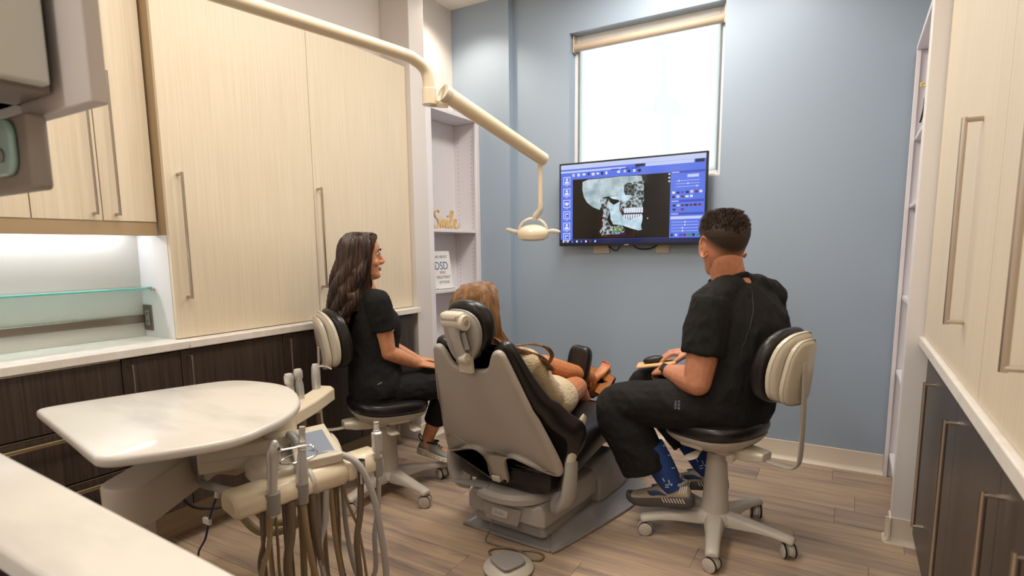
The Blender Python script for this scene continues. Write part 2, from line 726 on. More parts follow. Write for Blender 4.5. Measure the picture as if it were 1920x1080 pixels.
# back wall with the window opening
WX0, WX1, WZ0, WZ1 = -1.748, -.727, 1.735, 2.755
YB = 3.75
struct('wall_back', join(sh_box(-2.9, WX0, YB, YB + .15, 0, CEIL), sh_box(WX1, .75, YB, YB + .15, 0, CEIL),
                         sh_box(WX0, WX1, YB, YB + .15, 0, WZ0), sh_box(WX0, WX1, YB, YB + .15, WZ1, CEIL)), M_blue)
struct('wall_corner', sh_box(-2.70, -2.197, 3.69, YB, 0, CEIL), M_blue)
struct('wall_left', join(sh_box(-2.9, -2.77, -4.7, 1.37, 0, CEIL), sh_box(-2.9, -2.70, 1.37, YB, 0, CEIL)), M_wallgrey)
struct('wall_pilaster', sh_box(-2.70, -2.46, 2.915, 3.06, 0, CEIL), M_wallgrey, .004)
struct('wall_right', sh_box(.62, .75, -4.7, YB, 0, CEIL), M_wallgrey)
struct('wall_column', sh_box(.22, .62, 2.88, 2.949, 0, CEIL), M_white, .004)
struct('wall_front', sh_box(-2.9, .75, -4.8, -4.7, 0, CEIL), M_wallgrey)
struct('wall_partition', sh_box(-1.6, -1.45, -.5, .38, 0, CEIL), M_wallgrey)

# bases: flat board with a flared foot
def base_run(name, a, b, nrm, h=.115):
    """vinyl cove base along a-b, profile grows along nrm"""
    a, b, nrm = Vector(a), Vector(b), Vector(nrm)
    prof = [(0, h), (.006, h - .002), (.007, .028), (.012, .012), (.024, .003), (.026, 0), (0, 0)]
    rings = [[p + nrm * u + Vector((0, 0, z)) for u, z in prof] for p in (a, b)]
    return struct(name, sh_loft(rings), M_base)


base_run('baseboard_back', (-2.197, YB, 0), (.24, YB, 0), (0, -1, 0))
base_run('baseboard_corner', (-2.46, 3.69, 0), (-2.197, 3.69, 0), (0, -1, 0))
base_run('baseboard_column', (.20, 2.88, 0), (.45, 2.88, 0), (0, -1, 0))
base_run('baseboard_column_side', (.22, 2.86, 0), (.22, 2.949, 0), (-1, 0, 0))
base_run('baseboard_pilaster', (-2.46, 2.90, 0), (-2.46, 3.69, 0), (1, 0, 0))

# window: frame, glass, roller shade
wn = struct('window_1', join(sh_box(WX0, WX0 + .045, 3.84, 3.895, WZ0, WZ1), sh_box(WX1 - .045, WX1, 3.84, 3.895, WZ0, WZ1),
                             sh_box(WX0 + .045, WX1 - .045, 3.84, 3.895, WZ0, WZ0 + .05), sh_box(WX0 + .045, WX1 - .045, 3.84, 3.895, WZ1 - .045, WZ1)), M_frame, .003)
obj('window_pane', sh_box(WX0 + .045, WX1 - .045, 3.868, 3.874, WZ0 + .05, WZ1 - .045), M_pane, wn)
obj('window_sill', sh_box(WX0, WX1, 3.752, 3.84, WZ0, WZ0 + .016), M_frame, wn, .003)
sd = thing('roller_shade', 'sheer white roller shade pulled down over the bright window', 'shade', (-1.24, 3.80, WZ1 - .07))
obj('roller_tube', xf(sh_lathe([(.024, -.495), (.026, -.49), (.026, .49), (.024, .495)], 20), T(-1.2375, 3.812, WZ1 - .082) @ RY(90)), M_roller, sd)
obj('shade_cloth', sh_box(WX0 + .030, WX1 - .030, 3.8345, 3.8352, WZ0 + .045, WZ1 - .082), M_shade, sd)
obj('hem_bar', sh_box(WX0 + .030, WX1 - .030, 3.828, 3.840, WZ0 + .022, WZ0 + .045), M_frame, sd, .002)
for x in (WX0 + .006, WX1 - .016):
    obj('bracket', sh_box(x, x + .01, 3.79, 3.835, WZ1 - .115, WZ1 - .002), M_roller, sd, .002)

# utility pole outside
up = thing('utility_pole', 'tall grey utility pole with crossarms outside the window', 'pole', (-4.1, 16, -3))
obj('pole_shaft', sh_tube([(-4.05, 16, -3), (-4.49, 16, 3.9), (-4.72, 16, 6.85)], [.17, .15, .11], 12), M_pole, up)
obj('crossarm', sh_tube([(-5.1, 16.1, 6.90), (-4.28, 15.7, 6.40)], [(.07, .06)] * 2, 4), M_pole, up)
obj('crossarm', sh_tube([(-5.05, 16.2, 6.15), (-4.4, 15.8, 5.78)], [(.06, .05)] * 2, 4), M_pole, up)
for q in ((-5.0, 16.05, 6.86), (-4.75, 15.9, 6.7), (-4.5, 15.8, 6.55), (-4.34, 15.7, 6.46)):
    obj('insulator', xf(sh_lathe([(.02, 0), (.05, .03), (.03, .07), (.05, .1), (.02, .16)], 10), T(*q)), M_pole, up)
for q in ((-4.30, 15.8, 4.75), (-4.75, 15.9, 4.9)):
    t_ = obj('transformer', xf(sh_lathe([(.14, 0), (.17, .02), (.17, .42), (.14, .46), (.04, .5), (.03, .62)], 14), T(*q)), M_pole, up)

# ================================================================== LEFT JOINERY
def handle(parent, p0, p1, out, r=.0055, off=.034, end=.0, name='handle'):
    """bar pull with square returns. p0,p1 on the door face, out = outward unit vector"""
    p0, p1, out = Vector(p0), Vector(p1), Vector(out)
    a, b = p0 + out * off, p1 + out * off
    d = (p1 - p0).normalized() * r
    s = join(sh_tube([a - d, b + d], [(r, r * .8)] * 2, 8, side=out), sh_tube([p0, a], r * .9, 8), sh_tube([p1, b], r * .9, 8))
    return obj(name, s, M_nickel, parent)


XF = -2.45
OUTX = (1, 0, 0)
# worktop
tag(obj('worktop', join(sh_box(-2.768, -2.43, -.3, 1.3695, .887, .922), sh_box(-2.698, -2.43, 1.3697, 2.913, .887, .922)), M_trim, None, .004), 'long pale worktop along the left wall under the tall cabinet', 'worktop')


def base_unit(y0, y1, label, kind, hy=None, hz=(.855, .49), z0=.19):
    t = thing('base_cabinet', label, 'cabinet', (-2.6, (y0 + y1) / 2, 0), 0, 'dark base cabinets on the left')
    obj('body', sh_box(-2.698, XF - .022, y0 + .001, y1 - .001, z0 - .005, .886), M_dark, t)
    obj('toe_kick', sh_box(-2.698, -2.60, y0, y1, 0, z0 - .006), M_toe, t)
    if kind == 'door':
        d = obj('door', sh_box(XF - .02, XF, y0 + .002, y1 - .002, z0, .880), M_dark, t, .0015)
        handle(d, (XF, hy, hz[0]), (XF, hy, hz[1]), OUTX)
    else:
        for a, b in ((.195, .438), (.446, .648), (.656, .880)):
            d = obj('drawer', sh_box(XF - .02, XF, y0 + .002, y1 - .002, a, b), M_dark, t, .0015)
            obj('drawer_edge', sh_box(XF - .018, XF + .001, y0 + .004, y1 - .004, b, b + .003), M_nickel, d)
            if b < .8:
                s = join(sh_tube([(XF + .032, y0 + .03, b - .024), (XF + .032, y1 - .012, b - .024)], [(.008, .006)] * 2, 8, side=(0, 0, 1)),
                         sh_tube([(XF, y0 + .06, b - .024), (XF + .032, y0 + .06, b - .024)], .005, 8), sh_tube([(XF, y1 - .05, b - .024), (XF + .032, y1 - .05, b - .024)], .005, 8))
                obj('drawer_pull', s, M_cham, d)
    return t


base_unit(.45, 1.105, 'dark laminate drawer cabinet with long champagne bar pulls under worktop', 'drawer')
base_unit(1.105, 1.338, 'narrow dark door cabinet beside the drawers, behind the marble tray', 'door', 1.13)
base_unit(1.338, 1.851, 'dark door cabinet with short handle at its left below the first tall cream door', 'door', 1.365)
base_unit(1.851, 2.36, 'dark door cabinet with handle behind the left wheeled stool', 'door', 1.872)
base_unit(2.36, 2.857, 'dark door cabinet at the far end of the left run, against the white pilaster', 'door', 2.38)

# tall cream cabinet standing on the worktop
XT = -2.50
t = thing('tall_cabinet', 'tall cream wood grain wall cabinet with two doors on the worktop', 'cabinet', (-2.6, 2.14, .922))
obj('body', sh_box(-2.698, XT - .021, 1.366, 2.912, .9225, 2.447), M_creamedge, t)
obj('side_panel', sh_box(-2.767, XT - .021, 1.3605, 1.3655, .9225, 1.372), M_white, t)
for a, b, hy in ((1.362, 2.139, 1.418), (2.142, 2.913, 2.116)):
    d = obj('door', sh_box(XT - .02, XT, a, b, .925, 2.447), M_cream, t, .0015)
    handle(d, (XT, hy + (.06 if a > 2 else 0), 1.63), (XT, hy + (.06 if a > 2 else 0), 1.105), OUTX, .007) if False else handle(d, (XT, 1.418 if a < 2 else 2.165, 1.63), (XT, 1.418 if a < 2 else 2.165, 1.105), OUTX, .007)
tag(obj('outlet_plate', join(xf(sh_pillow(rrect(-.035, .035, -.058, .058, .004), 0, .005, .002), frame((-2.722, 1.3603, 1.008), (1, 0, 0), (0, 0, 1)))), M_steel, None,
        mats=[(xf(sh_box(-.017, .017, -.034, .034, .005, .0065), frame((-2.722, 1.3603, 1.008), (1, 0, 0), (0, 0, 1))), M_greyd)] +
        [(xf(sh_box(-.006 + dx, -.002 + dx, -.004 + dz, .008 + dz, .0065, .0068), frame((-2.722, 1.3603, 1.008), (1, 0, 0), (0, 0, 1))), M_black) for dx in (0, .008) for dz in (.016, -.018)]),
    'small steel outlet plate on the side of the tall cream cabinet', 'outlet')

# upper cabinets left of it
XU = -2.58
t = thing('wall_cabinet', 'cream wood grain upper cabinets above the lit backsplash', 'cabinet', (-2.68, .9, 1.37))
obj('body', sh_box(-2.767, XU - .021, -.2, 1.359, 1.43, 3.07), M_creamedge, t)
obj('light_rail', sh_box(-2.606, XU - .004, -.2, 1.3585, 1.371, 1.4275), M_creamedge, t, .001)
for a, b, hy in ((.45, .918, None), (.921, 1.152, 1.122), (1.155, 1.358, 1.202), (-.19, .447, None)):
    d = obj('door', sh_box(XU - .02, XU, a, b, 1.4285, 3.065), M_cream, t, .0015)
    if hy:
        handle(d, (XU, hy, 2.0), (XU, hy, 1.455), OUTX, .006)
obj('light_strip', sh_box(-2.72, -2.68, .2, 1.3, 1.418, 1.429), M_lamp, t)

# backsplash and glass shelf
bs = struct('trim_1', sh_box(-2.7695, -2.762, -.3, 1.36, .9225, 1.37), M_back)
obj('steel_rail', sh_box(-2.762, -2.744, -.3, 1.359, .985, 1.02), M_steel, bs, .003)
gs = smooth_poly([(-2.762, -.2), (-2.62, -.2), (-2.62, .5), (-2.62, 1.25), (-2.632, 1.335), (-2.68, 1.356), (-2.762, 1.356), (-2.762, .5)], 1)
g = thing('glass_shelf', 'clear green edged glass shelf under the upper cabinets', 'shelf', (-2.69, .6, 1.14))
obj('glass_panel', sh_prism(gs, 1.1415, 1.1495), M_glass, g, .001)
obj('glass_edge', sh_tube([(-2.6195, -.2, 1.1455), (-2.6195, .6, 1.1455), (-2.6195, 1.25, 1.1455), (-2.626, 1.31, 1.1455), (-2.645, 1.345, 1.1455), (-2.68, 1.357, 1.1455)], [(.0042, .0022)] * 6, 8, side=(0, 0, 1)), M_glassedge, g)
obj('clip', sh_box(-2.66, -2.648, 1.345, 1.3595, 1.131, 1.1413), M_nickel, g, .001)
obj('clip', sh_box(-2.762, -2.75, .35, .362, 1.131, 1.1413), M_nickel, g, .001)

# left shelf niche
def shelf_unit(name, label, xb, xf_, y0, y1, zt, boards, stile0, stile1, sgn):
    """xb back plane, xf_ front plane, sgn +1 opens toward +X"""
    a, b = min(xb, xf_), max(xb, xf_)
    t = thing(name, label, 'shelf', ((a + b) / 2, (y0 + y1) / 2, 0))
    th = .012 * sgn
    obj('back_panel', sh_box(min(xb, xb + th), max(xb, xb + th), y0 + .02, y1 - .02, .115, zt - .03), M_shelf, t)
    obj('side_panel', sh_box(a, b - (.02 if sgn > 0 else 0), y0 + .001, y0 + .02, 0, zt - .03), M_shelf, t)
    obj('side_panel', sh_box(a, b - (.02 if sgn > 0 else 0), y1 - .02, y1 - .001, 0, zt - .03), M_shelf, t)
    obj('top_panel', sh_box(a, b, y0 + .001, y1 - .001, zt - .028, zt), M_shelf, t, .002)
    f0 = xf_ - .02 * sgn
    obj('stile', sh_box(min(f0, xf_), max(f0, xf_), y0 + .001, y0 + stile0, 0, zt - .028), M_shelf, t, .002)
    obj('stile', sh_box(min(f0, xf_), max(f0, xf_), y1 - stile1, y1 - .001, 0, zt - .028), M_shelf, t, .002)
    for z in boards:
        x0, x1 = sorted((xb + th, xf_ - .022 * sgn))
        obj('shelf_board', sh_box(x0, x1, y0 + .021, y1 - .021, z - .022, z), M_shelf, t, .0015)
    holes = []
    z = .25
    while z < zt - .1:
        for dx in (.05, abs(xf_ - xb) - .06):
            x = xb + dx * sgn
            holes.append(xf(sh_lathe([(.003, 0), (.003, .0012)], 8), T(x, y1 - .02, z) @ RX(90)))
        z += .032
    h = obj('peg_holes', join(*holes), M_hole, t)
    h['kind'] = 'stuff'
    return t


shelf_unit('shelf_niche', 'white built-in shelf unit with peg holes at the left corner', -2.697, -2.462, 3.061, 3.689, 2.262, (1.444, 1.014, .58, .14), .055, .045, 1)
shelf_unit('shelf_niche', 'white shelf recess at the right end of the blue wall', .60, .229, 2.951, 3.749, 2.32, (1.86, 1.515, 1.03, .62, .14), .018, .035, -1)

# wooden word on the shelf
S = thing('wooden_word', 'pale wooden cursive word Smile standing on the shelf', 'decoration', (-2.56, 3.40, 1.444))
mt_ = wall_frame_x(-2.565, 3.225, 1.4455)


def word_strokes():
    st = []
    st.append([(.070, .118), (.058, .130), (.036, .128), (.018, .108), (.028, .084), (.056, .062), (.064, .034), (.044, .010), (.014, .010), (.006, .030)])       # S
    st.append([(.064, .030), (.082, .062), (.092, .012), (.104, .058), (.116, .066), (.120, .014), (.134, .060), (.146, .064), (.150, .014), (.164, .018)])      # m
    st.append([(.164, .018), (.176, .066), (.178, .016), (.190, .014)])                                                                                      # i
    st.append([(.190, .014), (.214, .060), (.236, .118), (.226, .136), (.212, .120), (.210, .050), (.220, .012), (.236, .020)])                                   # l
    st.append([(.236, .022), (.262, .036), (.276, .062), (.262, .076), (.250, .056), (.254, .022), (.272, .008), (.300, .020), (.318, .040)])                          # e
    return st


for q in word_strokes():
    obj('letter', xf(sh_tube([(x, y_ , .008) for x, y_ in q], [(.0085, .008)] * len(q), 8, per=4, side=(0, 0, 1)), mt_), M_wood, S)
obj('letter_dot', xf(sh_tube([(.176, .094, .002), (.176, .094, .016)], .009, 10), mt_), M_wood, S)

# sign card leaning on the shelf
sg = thing('sign_card', 'white sign card with blue letters leaning on the shelf', 'sign', (-2.58, 3.34, 1.014))
ms = frame((-2.545, 3.222, 1.016), (0, 1, 0), (-.14, .02, .99))
obj('card', xf(sh_box(0, .215, 0, .275, -.006, 0), ms), M_paper, sg, .001)
for txt, sz, yy, mm, xx in (('ASK ABOUT', .028, .232, M_ink, .105), ('DSD', .082, .165, M_inkb, .10), ('SMILE', .028, .118, M_inkr, .105), ('TREATMENT', .029, .083, M_ink, .11), ('OPTIONS', .029, .046, M_ink, .112)):
    obj('lettering', xf(sh_text(txt, sz), ms @ T(xx, yy, .0006)), mm, sg)
obj('holder_foot', xf(sh_box(0, .215, -.002, .004, 0, .03), ms), M_white, sg, .001)

# right shelf: bead garland and small yellow sprig
bd = thing('bead_garland', 'string of small dark beads hanging in the upper right shelf', 'garland', (.33, 3.6, 1.861))
pts = []
for i in range(17):
    s_ = i / 16
    pts.append((.277 - .012 * s_ ** 2, 3.68, 2.037 - .112 * s_))
for i, p in enumerate(pts):
    obj('bead', sh_ball(p, .0055, nu=8, nv=6), M_black, bd)
obj('cord', sh_tube(pts, .0012, 5), M_black, bd)
obj('hook', sh_tube([(pts[0][0], 3.68, 2.037), (pts[0][0] + .004, 3.70, 2.05), (pts[0][0] + .004, 3.7285, 2.05)], .002, 6), M_nickel, bd)
ysp = thing('yellow_sprig', 'tiny yellow flower sprig in the upper right shelf', 'flower', (.30, 3.70, 1.861))
obj('stem', sh_tube([(.33, 3.70, 1.861), (.315, 3.70, 2.0), (.272, 3.70, 2.11)], .002, 6), M_sole, ysp)
M_yel = mat('yellow_petal', (214, 196, 120), .6)
for k in range(5):
    a = k * 1.257
    obj('petal', sh_ball((.270 + .013 * math.cos(a), 3.70, 2.113 + .009 * math.sin(a)), .009, .004, .006, 8, 6), M_yel, ysp)

# ================================================================== RIGHT JOINERY
XR, XRU = .300, .281
tag(obj('worktop', sh_box(.265, .618, .12, 2.878, .884, .922), M_trim, None, .004), 'white worktop edge running along the right wall cabinets', 'worktop')
OUTM = (-1, 0, 0)
ys = [(.18, .62, None), (.62, 1.225, 1.193), (1.225, 1.505, 1.47), (1.505, 2.08, 2.04), (2.08, 2.872, 2.575)]
lbl = ['dark right base cabinet nearest the camera', 'dark right base cabinet with handle at the bottom right corner', 'dark right base cabinet, second from the camera', 'dark right base cabinet with tall handle in the middle of the right run',
       'dark right base cabinet against the white column']
for (a, b, hy), lb in zip(ys, lbl):
    t = thing('base_cabinet', lb, 'cabinet', (.45, (a + b) / 2, 0), 0, 'dark base cabinets on the right')
    obj('body', sh_box(XR + .022, .618, a + .001, b - .001, .1, .882), M_dark, t)
    obj('toe_kick', sh_box(XR + .07, .618, a, b, 0, .098), M_toe, t)
    d = obj('door', sh_box(XR, XR + .02, a + .0015, b - .0015, .06, .88), M_dark, t, .0015)
    if hy:
        handle(d, (XR, hy, .782), (XR, hy, .222), OUTM, .007, .032)
for (a, b, hy), lb in zip(((.15, 1.7, 1.275), (1.702, 2.872, 1.985)), ('tall cream wood grain cabinet at the right edge, nearest the camera', 'tall cream wood grain cabinet on the right beside the column')):
    t = thing('tall_cabinet', lb, 'cabinet', (.45, (a + b) / 2, .922), 0, 'tall cream cabinets on the right')
    obj('body', sh_box(XRU + .022, .618, a, b - .001, .9225, 3.07), M_cream, t)
    d = obj('door', sh_box(XRU, XRU + .02, a + .0015, b - .0015, .926, 3.065), M_cream, t, .0015)
    handle(d, (XRU, hy, 1.63), (XRU, hy, 1.085), OUTM, .0075, .04)

# near worktop, the ledge below it and the grey cabinet overhead
nc = thing('near_counter', 'white marble counter across the lower left corner, nearest the camera', 'worktop', (-1.0, .33, 0))
poly = [(-1.449, .4065), (-.45, .367), (-.45, .255), (-1.449, .255)]
obj('counter_top', sh_prism(poly[::-1], .885, .92), M_marble, nc, .006, seg=3)
obj('base_body', sh_prism([(-1.449, .385), (-.48, .35), (-.48, .285), (-1.449, .285)][::-1], 0, .884), M_dark, nc)
obj('stone_ledge', sh_box(-1.449, -.47, .16, .250, .85, .872), M_stone, nc, .003)
obj('ledge_body', sh_box(-1.449, -.48, .17, .280, 0, .849), M_dark, nc)
nb = thing('overhead_cabinet', 'blurred grey overhead cabinet in the upper left corner', 'cabinet', (-1.15, .3, 1.53))
obj('body', sh_box(-1.449, -1.125, -.3, .445, 1.555, 2.6), M_taupe, nb)
obj('door', sh_box(-1.118, -1.092, -.2, .435, 1.56, 2.58), M_greycab, nb, .004)
obj('end_panel', sh_box(-1.26, -1.012, .452, .478, 1.529, 2.6), M_greycab2, nb, .003)
obj('back_rail', sh_box(-1.449, -1.262, .405, .478, 1.555, 2.6), M_taupe, nb)
ds = thing('wall_dispenser', 'blurred taupe dispenser with pale teal lens at the left edge', 'dispenser', (-1.21, .43, 1.40))
obj('housing', sh_box(-1.449, -1.158, .42, .451, 1.405, 1.528), M_taupe, ds, .008, seg=3)
obj('lens', xf(sh_pillow(rrect(-.05, .05, -.046, .046, .03), 0, .012, .006), frame((-1.243, .4195, 1.476), (1, 0, 0), (0, 0, 1))), M_teal, ds)
obj('button', xf(sh_lathe([(.006, 0), (.012, .004), (.01, .01)], 14), frame((-1.228, .409, 1.462), (1, 0, 0), (0, 0, 1))), M_greyd, ds)
# ================================================================== TV
def emat(name, col, s=1.0):
    return mat(name, (12, 12, 12), .12, emit=(col, s))


def emat_noise(name, c1, c2, scale, lo, hi, s=1.0):
    mt = mat(name, (12, 12, 12), .12)
    nt = mt.node_tree
    b = nt.nodes['Principled BSDF']
    tc = nt.nodes.new('ShaderNodeTexCoord')
    n = nt.nodes.new('ShaderNodeTexNoise')
    n.inputs['Scale'].default_value = scale
    n.inputs['Detail'].default_value = 5
    r = nt.nodes.new('ShaderNodeValToRGB')
    r.color_ramp.elements[0].position = lo
    r.color_ramp.elements[1].position = hi
    r.color_ramp.elements[0].color = L(*c1)
    r.color_ramp.elements[1].color = L(*c2)
    nt.links.new(tc.outputs['Object'], n.inputs['Vector'])
    nt.links.new(n.outputs[0], r.inputs[0])
    nt.links.new(r.outputs[0], b.inputs['Emission Color'])
    b.inputs['Emission Strength'].default_value = s
    return mt


E_blue = emat('screen_blue', (92, 122, 236), .9)
E_blue2 = emat('screen_deep_blue', (58, 84, 196), .9)
E_light = emat('screen_pale', (196, 208, 248), .95)
E_black = mat('screen_black', (7, 7, 8), .12)
E_navy = emat('screen_navy', (22, 34, 96), .7)
E_whit = emat('screen_white', (226, 234, 252), .95)
E_dk = emat('screen_dark_icon', (30, 40, 80), .6)
E_red = emat('screen_red', (150, 22, 26), .8)
E_mar = emat('screen_maroon', (140, 70, 76), .7)
E_grn = emat('screen_green', (60, 160, 90), .8)
E_yel = emat('screen_yellow', (190, 190, 80), .8)
E_pur = emat('screen_purple', (80, 40, 190), .8)
E_bone = emat_noise('screen_bone', (150, 172, 180), (206, 224, 232), 14, .35, .65, .9)
E_spong = emat_noise('screen_spongy', (36, 44, 46), (190, 206, 210), 60, .42, .6, .9)
E_jaw = emat_noise('screen_jaw', (156, 190, 208), (212, 234, 244), 20, .35, .6, .95)
E_orb = emat_noise('screen_orbit', (30, 36, 38), (120, 136, 138), 70, .45, .62, .9)
TVY = 3.659
tv = thing('wall_television', 'wide flat television on the blue wall showing a skull scan', 'television', (-1.278, 3.70, 1.6))
obj('bezel', sh_box(-1.779, -.779, 3.66, 3.685, 1.314, 1.878), M_blackp, tv, .003)
obj('rear_housing', sh_box(-1.70, -.86, 3.685, 3.715, 1.36, 1.83), M_blackp, tv, .01)
obj('wall_mount', sh_box(-1.45, -1.10, 3.715, 3.7495, 1.45, 1.75), M_blackp, tv)
obj('mount_arm', sh_box(-1.43, -1.40, 3.70, 3.7495, 1.33, 1.8), M_blackp, tv)
obj('mount_arm', sh_box(-1.15, -1.12, 3.70, 3.7495, 1.33, 1.8), M_blackp, tv)
LAYER = [0]


def flat(poly, m_):
    LAYER[0] += 1
    y_ = TVY - .00002 * LAYER[0]
    return ((([(x, y_, z) for x, z in poly], [tuple(range(len(poly)))])), m_)


def rc(x0, x1, z0, z1):
    return [(x0, z0), (x1, z0), (x1, z1), (x0, z1)]


sx0, sx1, sz0, sz1 = -1.766, -.791, 1.332, 1.866
scr = [flat(rc(sx0, sx1, sz0, sz1), E_blue), flat(rc(sx0, sx1, 1.836, sz1), E_light), flat(rc(sx0, -1.30, 1.812, 1.824), E_light),
       flat(rc(-1.676, -1.004, 1.360, 1.765), E_black), flat(rc(sx0, sx1, sz0, 1.359), E_navy), flat(rc(-1.235, -1.172, 1.817, 1.835), E_dk), flat(rc(-1.166, -.862, 1.815, 1.835), E_light),
       flat(rc(-.855, -.80, 1.815, 1.835), E_dk)]
rs = random.Random(5)
for z in (1.795,):
    x = -1.68
    while x < -1.20:
        wd = rs.uniform(.012, .022)
        if not -1.42 < x < -1.36:
            scr.append(flat(rc(x, x + wd, z - rs.uniform(.006, .012), z + rs.uniform(.005, .01)), rs.choice([E_whit, E_dk, E_light])))
        x += wd + rs.uniform(.012, .025)
for k in range(3):
    scr.append(flat(rc(-1.40 + .07 * k, -1.345 + .07 * k, 1.806 + .001, 1.815), E_blue2))
for i in range(6):
    z = 1.760 - .0775 * i
    z = max(z, 1.378)
    cx = -1.7205
    scr.append(flat(rc(cx - .026, cx + .026, z - .026, z + .026), E_whit))
    scr.append(flat(rc(cx - .022, cx + .022, z - .022, z + .022), E_blue))
    if i in (0, 1, 4):
        scr.append(flat([(cx + .009 * math.cos(a), z + .009 + .009 * math.sin(a)) for a in np.linspace(0, 2 * PI, 11)[:-1]], E_whit))
        scr.append(flat([(cx - .016, z - .018), (cx + .016, z - .018), (cx + .014, z - .006), (cx, z - .001), (cx - .014, z - .006)], E_whit))
    elif i == 2:
        scr.append(flat([(cx - .016, z + .008), (cx + .016, z + .008), (cx + .014, z - .006), (cx, z - .014), (cx - .014, z - .006)], E_whit))
    else:
        scr.append(flat(rc(cx - .013, cx + .013, z - .015, z + .012), E_light))
        scr.append(flat(rc(cx - .006, cx + .012, z - .011, z + .003), E_blue2))
    scr.append(flat(rc(cx - .010, cx + .010, z - .036, z - .032), E_light))
# right hand panel
px0, px1 = -1.0, -.795
for zz in (1.756, 1.579, 1.500):
    scr.append(flat(rc(px0, px1, zz, zz + .014), E_blue2))
    scr.append(flat(rc(px0 + .004, px0 + .05, zz + .004, zz + .010), E_light))
scr.append(flat(rc(-.90, -.83, 1.728, 1.746), E_light))
for k, zz in enumerate((1.708, 1.690, 1.672)):
    scr.append(flat(rc(px0 + .03, px1 - .03, zz, zz + .0025), E_light))
    xx = px0 + .03 + .055 * (k + .3)
    scr.append(flat(rc(xx, xx + .006, zz - .004, zz + .007), E_whit))
for k, zz in enumerate((1.455, 1.437, 1.418, 1.400)):
    scr.append(flat(rc(px0 + .01, px1 - .03, zz, zz + .0025), E_light))
    xx = px0 + .09 - .014 * (k // 2)
    scr.append(flat(rc(xx, xx + .006, zz - .004, zz + .007), E_whit))
scr.append(flat(rc(px0 + .002, px1 - .004, 1.474, 1.492), E_light))
for r_, zz in enumerate((1.632, 1.606)):
    for k in range(7 - 2 * r_):
        xx = px0 + .008 + .028 * k
        scr.append(flat(rc(xx, xx + rs.uniform(.014, .02), zz, zz + rs.uniform(.012, .017)), [E_whit, E_dk, E_blue2, E_dk, E_light, E_red, E_whit][(k + 3 * r_) % 7]))
for r_, zz in enumerate((1.553, 1.528)):
    for k in range(7 if r_ == 0 else 3):
        if r_ and k == 1:
            continue
        xx = px0 + .014 + .026 * k
        scr.append(flat(rc(xx, xx + .018, zz, zz + .012), [E_dk, E_light, E_red, E_dk, E_red, E_dk, E_red][k]))
for k, mm in enumerate((E_dk, E_light, E_blue2, E_red, E_grn, E_dk, E_grn)):
    xx = px0 + .006 + .027 * k
    scr.append(flat(rc(xx, xx + (.022 if k in (2, 4) else .014), 1.368, 1.384), mm))
for k in range(3):
    scr.append(flat([(-1.012 + .006 * math.cos(a), 1.755 - .022 * k + .006 * math.sin(a)) for a in np.linspace(0, 2 * PI, 9)[:-1]], E_whit))
# skull
SK = {
    'vertebra': ([(-1.4692, 1.6298), (-1.4113, 1.6267), (-1.3993, 1.5835), (-1.4061, 1.5268), (-1.4248, 1.4846), (-1.3934, 1.4405), (-1.3927, 1.3902), (-1.4624, 1.3823), (-1.4744, 1.4101), (-1.4514, 1.4422), (-1.4558, 1.4856), (-1.4487, 1.5429), (-1.4726, 1.587)], E_spong),
    'vert2': ([(-1.3934, 1.4405), (-1.3252, 1.4493), (-1.2947, 1.4165), (-1.3019, 1.4011), (-1.3621, 1.386), (-1.3927, 1.3902)], E_spong),
    'cranium': ([(-1.602, 1.7454), (-1.5607, 1.7585), (-1.4284, 1.7607), (-1.3229, 1.763), (-1.2203, 1.7612), (-1.1914, 1.7578), (-1.1836, 1.7279), (-1.2195, 1.7235), (-1.2632, 1.7215), (-1.2998, 1.7101), (-1.3215, 1.678), (-1.3359, 1.6438), (-1.3962, 1.6401), (-1.4499, 1.6359), (-1.4729, 1.6156), (-1.4647, 1.5794), (-1.4761, 1.5533), (-1.5273, 1.5751), (-1.5673, 1.6059), (-1.5916, 1.6434), (-1.604, 1.6949)], E_bone),
    'face': ([(-1.1836, 1.7279), (-1.1749, 1.7205), (-1.1723, 1.6004), (-1.1839, 1.5734), (-1.1761, 1.5455), (-1.1757, 1.5233), (-1.3041, 1.5285), (-1.3344, 1.5523), (-1.343, 1.6231), (-1.3359, 1.6438), (-1.3215, 1.678), (-1.2998, 1.7101), (-1.2632, 1.7215), (-1.2195, 1.7235)], E_spong),
    'orbit': ([(-1.2331, 1.6761), (-1.2358, 1.6605), (-1.2441, 1.6475), (-1.2567, 1.6392), (-1.2719, 1.6368), (-1.2872, 1.6408), (-1.3003, 1.6506), (-1.3093, 1.6647), (-1.3126, 1.6809), (-1.3098, 1.6968), (-1.3014, 1.7098), (-1.2886, 1.718), (-1.2734, 1.7201), (-1.2582, 1.716), (-1.2452, 1.7062), (-1.2364, 1.6922)], E_orb),
    'hyoid': ([(-1.3376, 1.5665), (-1.3129, 1.5232), (-1.3319, 1.4885), (-1.3415, 1.5243)], E_mar),
    'mandible': ([(-1.411, 1.6054), (-1.3764, 1.5825), (-1.3352, 1.6016), (-1.3382, 1.5524), (-1.3264, 1.5237), (-1.2959, 1.4887), (-1.2587, 1.4825), (-1.1789, 1.5075), (-1.1797, 1.4763), (-1.1884, 1.4418), (-1.182, 1.4137), (-1.2059, 1.4108), (-1.2577, 1.4262), (-1.3252, 1.4493), (-1.3783, 1.4544), (-1.398, 1.4908), (-1.4008, 1.5266), (-1.4129, 1.577)], E_jaw),
    'zygoma': ([(-1.4076, 1.6357), (-1.3508, 1.6411), (-1.3363, 1.6719), (-1.3204, 1.7003), (-1.3068, 1.691), (-1.3079, 1.6632), (-1.2971, 1.6417), (-1.2616, 1.6397), (-1.2686, 1.6192), (-1.294, 1.5926), (-1.3354, 1.6122), (-1.3884, 1.622)], E_jaw),
}


